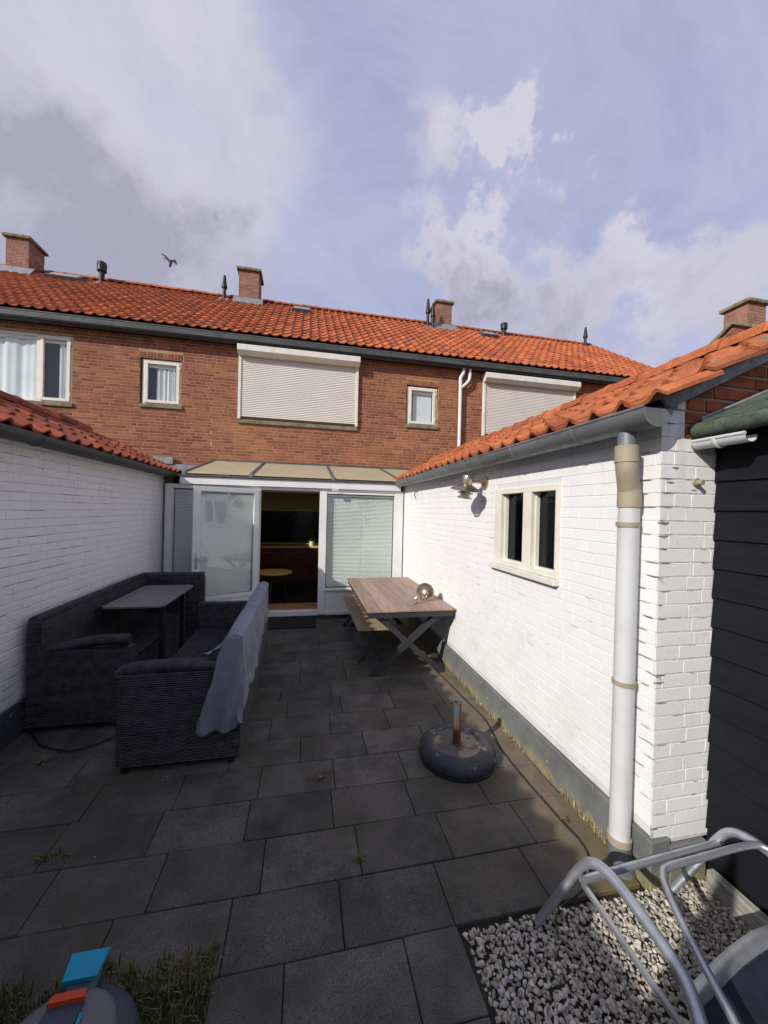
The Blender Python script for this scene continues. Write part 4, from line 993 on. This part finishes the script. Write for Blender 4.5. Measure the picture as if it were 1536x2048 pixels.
# loose corner lying on the armrest
def corner(u,v):
    a=Vector((-.53,2.90,.86)).lerp(Vector((-.70,2.90,.772)),u); b=Vector((-.52,3.22,.90)).lerp(Vector((-.60,3.03,.768)),u); p=a.lerp(b,v)
    return (p.x,p.y,p.z+.015*nz(u*5,v*5,6)-.03*math.sin(u*3.14)*.6+.01)
cl.grid(corner,14,12)
co=cl.build('cloth_cover',clothM,smooth='all',recalc=False)
so_=co.modifiers.new('thickness','SOLIDIFY'); so_.thickness=.004
tag(co,'crumpled grey blue cloth cover draped over the back of the nearer rattan sofa','cloth')
# ------------------------------------------------------------------ dining table, bench
dt=thing('dining_table','brown plank dining table with dark X shaped legs against the white wall','table',(1.2,5.05,0))
for k in range(6):
    x=.70+k*.171; MB().box(x+.0015,x+.1695,4.03,6.08,.728,.75,b=.003).build('plank',plankM,dt)
MB().box(.72,1.70,4.045,4.085,.665,.727).build('frame_rail',anthM,dt); MB().box(.72,1.70,6.02,6.06,.665,.727).build('frame_rail',anthM,dt)
MB().box(.72,.76,4.086,6.019,.665,.727).build('frame_rail',anthM,dt); MB().box(1.66,1.70,4.086,6.019,.665,.727).build('frame_rail',anthM,dt)
def xleg(parent,xa,xb,y,zt,w_=.115,t=.07,top_in=.06):
    for i,(a,b) in enumerate(((xa,xb-top_in),(xb,xa+top_in))):
        d=Vector((b-a,0,zt)); n=Vector((d.z,0,-d.x)).normalized()*(w_/2); yy=y+(0 if i==0 else .004)
        p=[(a-n.x*1.2,yy,0),(a+n.x*1.2,yy,0),(b+n.x*1.2,yy,zt),(b-n.x*1.2,yy,zt)]
        MB().prism(p,(0,t-.008*i,0)).build('leg',anthM,parent)
xleg(dt,.78,1.60,4.09,.664); xleg(dt,.78,1.60,5.95,.664)
MB().box(1.16,1.22,4.14,5.95,.30,.34).build('stretcher',anthM,dt)
bn=thing('bench','low two plank bench with dark crossed legs tucked under the dining table','bench',(.84,5.3,0))
for k in range(2): MB().box(.645+k*.193,.835+k*.193,4.36,6.16,.428,.45,b=.003).build('plank',benchM,bn)
xleg(bn,.70,.99,4.50,.427,w_=.06,t=.04,top_in=.03); xleg(bn,.66,.99,5.95,.427,w_=.06,t=.04,top_in=.03)
MB().box(.81,.86,4.54,5.95,.20,.24).build('stretcher',anthM,bn)
# wall lamp
def lamp(name,label,M4):
    t=thing(name,label,'lamp',M4.translation[:]); 
    def bd(mb,nm,m,par=None):
        mb.v=[tuple(M4@Vector(p)) for p in mb.v]; return mb.build(nm,m,par or t,smooth=True)
    # local: wall at +x, head hangs at x=0, axis z
    RX=Matrix.Rotation(R(90),4,'Y')
    bd(MB().lathe([(0,0),(.055,0),(.058,.01),(.058,.035),(.045,.042),(0,.042)],(.16,0,.045),24,RX),'wall_plate',steelM)
    bd(MB().tube([(.165,0,.045),(.03,0,.04)],.011,10),'arm',steelM)
    bd(MB().lathe([(0,.095),(.042,.09),(.046,.08),(.046,.01),(.02,.0)],(0,0,0),24),'head',steelM)
    bd(MB().lathe([(.03,.014),(.045,.012),(.11,-.018),(.135,-.036),(.133,-.040),(.108,-.024),(.045,.004),(.03,.004)],(0,0,0),32),'shade',steelM)
    bd(MB().lathe([(.0,-.10),(.032,-.095),(.036,-.08),(.036,.0),(.0,.0)],(0,0,0),20),'bulb_glass',paneL)
    cg=MB()
    for z,r in ((-.062,.060),(-.105,.057)): cg.lathe([(r-.009,z+.004),(r+.006,z+.004),(r+.007,z-.004),(r-.009,z-.004),(r-.009,z+.004)],(0,0,0),28)
    for k in range(4):
        a=k*math.pi/2+.5; cg.tube([(.045*math.cos(a),.045*math.sin(a),-.005),(.055*math.cos(a),.055*math.sin(a),-.105)],.0035,6)
    bd(cg,'cage',steelM); return t
paneL=mat('frosted_lamp_glass',(.6,.6,.55),rough=.3)
lamp('wall_lamp','bronzed steel wall lamp with disc shade and ring cage on the white wall',Matrix.Translation((1.545,3.42,2.115))@Matrix.Rotation(R(10),4,'X')@Matrix.Rotation(R(4),4,'Y')@Matrix.Scale(1.12,4))
LM=Matrix.Translation((1.50,4.46,.855))@Matrix.Rotation(R(-28),4,'Z')@Matrix.Rotation(R(-98),4,'X')@Matrix.Rotation(R(140),4,'Z')@Matrix.Scale(.82,4)
lamp('loose_lamp','dismantled bronzed lamp lying on the corner of the brown dining table',LM)
wr=MB(); wr.tube(bezier([(1.42,4.36,.79),(1.36,4.30,.80),(1.30,4.27,.765),(1.26,4.22,.77)],5),.007,6); wr.lathe([(0,0),(.018,.002),(.02,.03),(0,.034)],(1.33,4.29,.752),10); wr.tube(bezier([(1.3,4.3,.757),(1.24,4.26,.80),(1.22,4.30,.76)],5),.004,6)
tag(wr.build('lamp_wiring',steelM,smooth=True),'short twisted wire and socket lying left of the loose lamp','wire')
# bits under the table
bt=thing('plastic_bottle','small yellow green plastic bottle lying under the dining table by the wall','bottle',(1.63,4.55,0))
ylM=mat('pale_green_plastic',(.28,.30,.16),rough=.5)
MB().box(1.60,1.70,4.47,4.54,.005,.06,b=.012).build('body',ylM,bt); MB().lathe([(0,.03),(.014,.03),(.014,0)],(1.60,4.50,.035),10,Matrix.Rotation(R(-90),4,'Y')).build('cap',whitepvcM,bt)
# ------------------------------------------------------------------ parasol base
pb=thing('parasol_base','round worn blue black parasol base with a rusty upright tube','parasol base',(1.17,2.66,0))
cx,cy=1.18,2.665
MB().lathe([(.262,.004),(.280,.016),(.287,.040),(.282,.068),(.266,.092),(.240,.108),(.208,.114),(.186,.108),(.17,.096)],(cx,cy,0),56).build('shell',baseM,pb,smooth='all')
mb=MB()
def cf(u,v):
    r=.178*u; a=v*2*math.pi; return (cx+r*math.cos(a),cy+r*math.sin(a),.098+.010*(1-u)+.008*nz(r*math.cos(a)*14,r*math.sin(a)*14,1))
mb.grid(cf,10,40); mb.build('concrete_fill',concM,pb,smooth='all')
MB().lathe([(.262,.0),(.290,.002),(.292,.012),(.270,.016)],(cx,cy,0),48).build('foot_ring',blackM,pb,smooth=True)
MB().lathe([(.018,.0),(.036,.0),(.037,.014),(.030,.018),(.026,.02)],(cx-.015,cy-.02,.100),20).build('tube_collar',rustM,pb,smooth=True)
MB().lathe([(.028,0),(.028,.325),(.024,.325),(.024,.05)],(cx-.015,cy-.02,.10),24,Matrix.Rotation(R(1.5),4,'X')).build('tube',rustM,pb,smooth=True)
# ------------------------------------------------------------------ lounger frame
lg=thing('lounger_frame','bare bent aluminium sun lounger frame with navy mesh on the gravel','lounger',(1.5,1.2,0))
def tube(pts,r,name,m=aluM,n=12,sm=7,flat=None): return MB().tube(bezier(pts,sm),r,n,flat=flat).build(name,m,lg,smooth=True,recalc=True)
tube([(1.078,1.506,.0),(1.16,1.455,.18),(1.212,1.422,.295),(1.236,1.375,.365),(1.255,1.29,.385),(1.25,1.10,.375),(1.235,.97,.36),(1.185,.87,.33),(1.15,.78,.27),(1.14,.70,.18)],.021,'side_rail',flat=(1.0,.8))
tube([(1.825,1.512,.0),(1.93,1.46,.18),(1.99,1.43,.295),(2.02,1.385,.365),(2.04,1.29,.385),(2.03,1.10,.375),(2.0,.9,.36),(1.97,.75,.3)],.021,'side_rail',flat=(1.0,.8))
tube([(1.205,1.395,.275),(1.5,1.403,.285),(1.86,1.415,.29),(2.0,1.42,.29)],.0155,'cross_bar')
tube([(2.0,.85,.45),(1.985,1.10,.45),(1.965,1.205,.45),(1.90,1.240,.45),(1.65,1.232,.45),(1.46,1.222,.45),(1.405,1.195,.448),(1.372,1.15,.445),(1.32,1.04,.43),(1.24,.82,.40),(1.20,.66,.37)],.0135,'backrest_tube')
MB().prism([(1.205,1.392,.268),(1.222,1.392,.268),(1.222,.90,.235),(1.205,.90,.235)],(0,0,-.018)).build('flat_strip',aluM,lg)
mb=MB(); 
def band(u,v):
    x=1.245+u*.78; y=.985+.105*math.sin(min(1,u*1.15)*math.pi*.55); return (x,y-v*.05,.295+.01*math.sin(u*3.14)-.004*v)
mb.grid(band,20,2); o_=mb.build('fabric_bar',aluM,lg,smooth='all'); sm_=o_.modifiers.new('t','SOLIDIFY'); sm_.thickness=.012
mb=MB()
def fab(u,v):
    x,y,z=band(u,1); return (x,y-v*.75,z+.006-.05*math.sin(v*1.6)-.02*math.sin(u*3.14))
mb.grid(fab,20,16); mb.build('mesh_fabric',navyM,lg,smooth='all')
MB().box(1.285,1.325,1.015,1.065,.255,.285,b=.004).build('bracket',steelM,lg)
for x in (1.222,1.985): MB().lathe([(0,.012),(.010,.010),(.010,0)],(x,1.400,.30),8).build('bolt',blackM,lg)
# ------------------------------------------------------------------ robot mower
mw=thing('lawn_mower','slate grey lawn mower with turquoise front plate and orange button at the bottom left','mower',(-.70,1.08,0))
mc=Vector((-.70,1.165,0))
def hull(sx,sy,z0,z1,dome,n=40,k=8,sq=2.4):
    mb=MB(); rings=[]
    prof=[(1.0,z0),(1.03,z0+.03),(1.0,z0+.07)]+[(max(.03,math.cos(t))**.45*.985,z0+.08+(z1-z0-.08)*math.sin(t)**.8) for t in [i/k*math.pi/2 for i in range(k+1)]]
    for (s,z) in prof:
        for i in range(n):
            a=2*math.pi*i/n; ca,sa=math.cos(a),math.sin(a); r=(abs(ca)**sq+abs(sa)**sq)**(-1/sq); mb.v.append((mc.x+sx*s*r*ca,mc.y+sy*s*r*sa,z))
    m_=len(prof)
    for j in range(m_-1):
        for i in range(n): mb.f.append((j*n+i,j*n+(i+1)%n,(j+1)*n+(i+1)%n,(j+1)*n+i))
    mb.f.append(tuple((m_-1)*n+i for i in range(n))); return mb
hull(.25,.335,.03,.225,.1).build('hull',slateM,mw,smooth='all')
hull(.185,.275,.12,.262,.1).build('cover',greyplM,mw,smooth='all')
def surf_strip(name,m,pts,w0,w1,h=.006):
    mb=MB(); n=len(pts)
    for i,(x,y,z) in enumerate(pts):
        w_=w0+(w1-w0)*i/(n-1); mb.v+=[(x-w_,y,z),(x+w_,y,z),(x+w_,y,z+h),(x-w_,y,z+h)]
    for i in range(n-1):
        a=i*4
        for k in range(4): mb.f.append((a+k,a+(k+1)%4,a+4+(k+1)%4,a+4+k))
    mb.f+=[(0,1,2,3),(4*n-4,4*n-3,4*n-2,4*n-1)]; return mb.build(name,m,mw)
def hz(y): 
    t=min(.999,abs(y-mc.y)/.275); return .12+.08+.062*max(0,1-t**4.4)**.4+.001
surf_strip('screen_panel',slateM,[(mc.x,y,hz(y)+.004) for y in [.88+.04*i for i in range(13)]],.055,.050,.008)
surf_strip('orange_button',orangeM,[(mc.x,y,hz(y)+.006) for y in [1.352,1.365,1.378]],.052,.046,.022)
for sg_ in (-1,1): surf_strip('turquoise_stripe',turqM,[(mc.x+sg_*(.066-.02*max(0,(y-1.2)/.1)*.3),y,hz(y)+.004) for y in [.88+.04*i for i in range(12)]],.013,.004,.008)
MB().prism([(mc.x-.050,1.425,.250),(mc.x+.052,1.425,.250),(mc.x+.056,1.505,.254),(mc.x-.062,1.505,.254)],(0,0,.014)).build('front_plate',turqM,mw)
MB().box(mc.x-.05,mc.x+.05,1.38,1.495,.15,.25,b=.02).build('front_bumper',slateM,mw)
# ------------------------------------------------------------------ plants and litter
ls=MB().box(-2.2,-.30,.1,1.62,-.065,-.02).build('lawn_soil',soilM,kind='structure')
def blades(spots,name,m,label,h0,h1,w_=.003,lean=.6,seed=1,parent=None):
    rg=random.Random(seed); mb=MB()
    for (x,y,z) in spots:
        h=rg.uniform(h0,h1); a=rg.uniform(0,6.28); ln=rg.uniform(.1,lean)*h; dx,dy=math.cos(a),math.sin(a); px_,py=-dy*w_*rg.uniform(.6,1.3),dx*w_
        p0=(x,y,z); p1=(x+dx*ln*.35,y+dy*ln*.35,z+h*.6); p2=(x+dx*ln,y+dy*ln,z+h*rg.uniform(.75,1))
        mb.add([(x-px_,y-py,z),(x+px_,y+py,z),(p1[0]+px_*.8,p1[1]+py*.8,p1[2]),(p1[0]-px_*.8,p1[1]-py*.8,p1[2]),p2],[(0,1,2,3),(3,2,4)])
    o=mb.build(name,m,parent,kind='stuff',recalc=False)
    if label: tag(o,label,'grass')
    return o
rg=random.Random(8)
sp=[]
while len(sp)<9000:
    x,y=rg.uniform(-1.7,-.285),rg.uniform(.9,1.74)
    e=1.66+.06*nz(x*6,1,2)+.05*nz(x*17,3,2); xe=-.30+.03*nz(y*9,0,1)
    if x<xe and y<e and (rg.random()<.85 or y<e-.06): sp.append((x,y,-.02 if y<1.56 else 0))
blades(sp,'lawn_grass',grassM,'short dark green grass along the edge of the slabs at the bottom left',.02,.075,.0028,.9,4)
sp=[(rg.gauss(-.43,.09),rg.gauss(1.61,.045),0) for _ in range(260)]
sp=[p for p in sp if p[0]<-.27]
blades(sp,'dry_grass',mat('withered_blade',(.17,.13,.07),(.10,.11,.04),ns=9,rough=.9,tint=.4,hue=(.22,.16,.11)),'withered brownish grass tuft at the corner of the lawn',.015,.055,.0016,1.8,5)
sp=[]
for _ in range(900):
    y=rg.uniform(1.75,4.1); k=max(0,nz(y*2.3,5,1)+.18)
    if rg.random()<k*3: sp.append((rg.uniform(1.700,1.721),y,-.01))
blades(sp,'wall_weeds',dryM,'yellowish dry weeds growing along the foot of the right white wall',.02,.075,.0025,.8,6)
sp=[(rg.gauss(x,.012),rg.gauss(y,.012),0) for (x,y) in ((.328,1.96),(-1.29,2.26),(-1.24,2.27),(-1.78,3.1)) for _ in range(30)]
blades(sp,'joint_weeds',grassM,'little green weeds sprouting from joints between the slabs',.01,.035,.004,2.0,7)
def leaf(x,y,z,s,rot,name,m,label):
    mb=MB(); mb.grid(lambda u,v:(math.cos(rot)*(u-.5)*s*2-math.sin(rot)*(v-.5)*s*math.sin(math.pi*min(.98,max(.05,u))),math.sin(rot)*(u-.5)*s*2+math.cos(rot)*(v-.5)*s*math.sin(math.pi*min(.98,max(.05,u))),.004+.012*abs(v-.5)*2+.01*math.sin(u*4)),8,4)
    mb.v=[(a+x,b+y,c+z) for a,b,c in mb.v]; o=mb.build(name,m,smooth='all'); tag(o,label,'leaf','fallen leaves on the ground'); return o
leaf(.147,2.59,0,.030,.4,'dead_leaf',leafM,'curled brown dead leaf in the middle of the dark patio'); 
leaf(-1.78,3.08,.004,.024,1.2,'fallen_leaf',greenleafM,'yellow green leaf on the slabs in front of the corner sofa')
leaf(1.578,1.97,.004,.026,-.3,'dead_leaf',leafM,'brown dead leaf on the cable beside the right white wall')
leaf(.86,1.14,.02,.02,.8,'dead_leaf',leafM,'small brown leaf on the shaded gravel at the bottom')
leaf(-1.17,2.24,.004,.018,.1,'dead_leaf',leafM,'rusty brown leaf scrap beside the weeds at the left of the patio')
cb=MB().tube(bezier([(1.50,4.6,.006),(1.562,3.898,.006),(1.597,3.448,.006),(1.625,3.10,.006),(1.59,2.87,.006),(1.553,2.669,.006),(1.546,2.337,.006),(1.561,1.991,.006),(1.572,1.816,.006),(1.52,1.70,.006),(1.40,1.60,.004),(1.2,1.53,.0),(1.12,1.42,.01)],8),.0045,8)
tag(cb.build('cable',blackM,smooth=True),'thin dark cable lying on the slabs along the right white wall','cable')
cb=MB().tube(bezier([(-2.10,3.52,.012),(-2.0,3.40,.012),(-1.878,3.29,.012),(-1.669,3.205,.012),(-1.53,3.26,.012),(-1.43,3.34,.012),(-1.36,3.45,.012)],8),.0065,8)
tag(cb.build('hose',blackM,smooth=True),'black hose curving on the slabs in front of the corner sofa','hose')
cb=MB().tube(bezier([(.22,6.40,.006),(.42,6.36,.006),(.69,6.15,.006),(.95,5.9,.006)],8),.005,8)
tag(cb.build('cable',blackM,smooth=True),'short black cable running from the doormat under the bench','cable')
V=[];F=[];o=0; rg=random.Random(21)
for _ in range(520):
    x,y_=rg.uniform(-1.9,1.65),rg.uniform(1.6,5.6)
    if rg.random()<.45: y_=y00+round((y_-y00)/PY)*PY+rg.uniform(-.012,.012)
    if -1.3<x<-.4 and y_>2.8: continue
    stone(np.array([x,y_,.002]),rg.choice([.0015,.002,.003,.004]) if rg.random()<.93 else .006)
me=bpy.data.meshes.new('patio_debris'); me.from_pydata(np.concatenate(V).tolist(),[],F)
me.materials.append(mat('debris_crumb',(.20,.17,.13),(.06,.05,.035),ns=3,rough=.9,tint=.5,hue=(.42,.40,.36)))
tag(obj('patio_debris',me,None,'stuff'),'tiny crumbs of grit and moss scattered over the dark patio slabs','debris')
# ------------------------------------------------------------------ bird
bd=thing('bird','dark pigeon with raised wings flying above the tiled roof','bird',(-.274*18,.828*18,1.85+.49*18))
c=Vector((-.274*18,.828*18,1.85+.49*18)); ca=rt; cbv=Vector((0,0,1))
def bp(a,b,d=0): return c+ca*a+cbv*b+Vector(fw)*d
mb=MB(); mb.tube([bp(-.13,.10,.05),bp(-.08,.07,.04),bp(-.02,.03,.02),bp(.01,-.04,0),bp(.02,-.13,-.03),bp(.02,-.22,-.05)],[.012,.032,.055,.055,.042,.03],10,flat=(1,1)); mb.build('body',birdM,bd,smooth='all')
def wing(pts,nm):
    m_=MB().prism([tuple(bp(*p)) for p in pts],tuple(Vector(fw)*.012)); m_.build(nm,birdM,bd)
wing([(.02,.05,0),(.09,.16,.12),(.13,.10,.14),(.19,.0,.1),(.19,-.08,.06),(.12,-.02,.02),(.02,-.02,0)],'wing')
wing([(-.02,.05,0),(-.10,.13,-.10),(-.21,.17,-.16),(-.23,.155,-.16),(-.12,.085,-.1),(-.03,.02,-.02)],'wing')
wing([(-.02,.0,0),(-.12,.08,-.04),(-.24,.11,-.06),(-.22,.085,-.06),(-.10,.03,-.02),(-.02,-.06,0)],'tail')
# ------------------------------------------------------------------ added boards out of view, set to cast shade on the near ground
fn=thing('shade_fence','added tall boarded screen out of view that shades the near ground','fence',(-1.3,-.6,0))
FD=Vector((.92,.39,0)).normalized()
for k in range(13):
    a=Vector((-2.15,-.957,0))+FD*(k*.142); b=a+FD*.134; n_=Vector((FD.y,-FD.x,0))*.018
    MB().prism([tuple(a),tuple(b),tuple(b+n_),tuple(a+n_)],(0,0,1.98)).build('shade_fence_board',darkwoodM,fn)
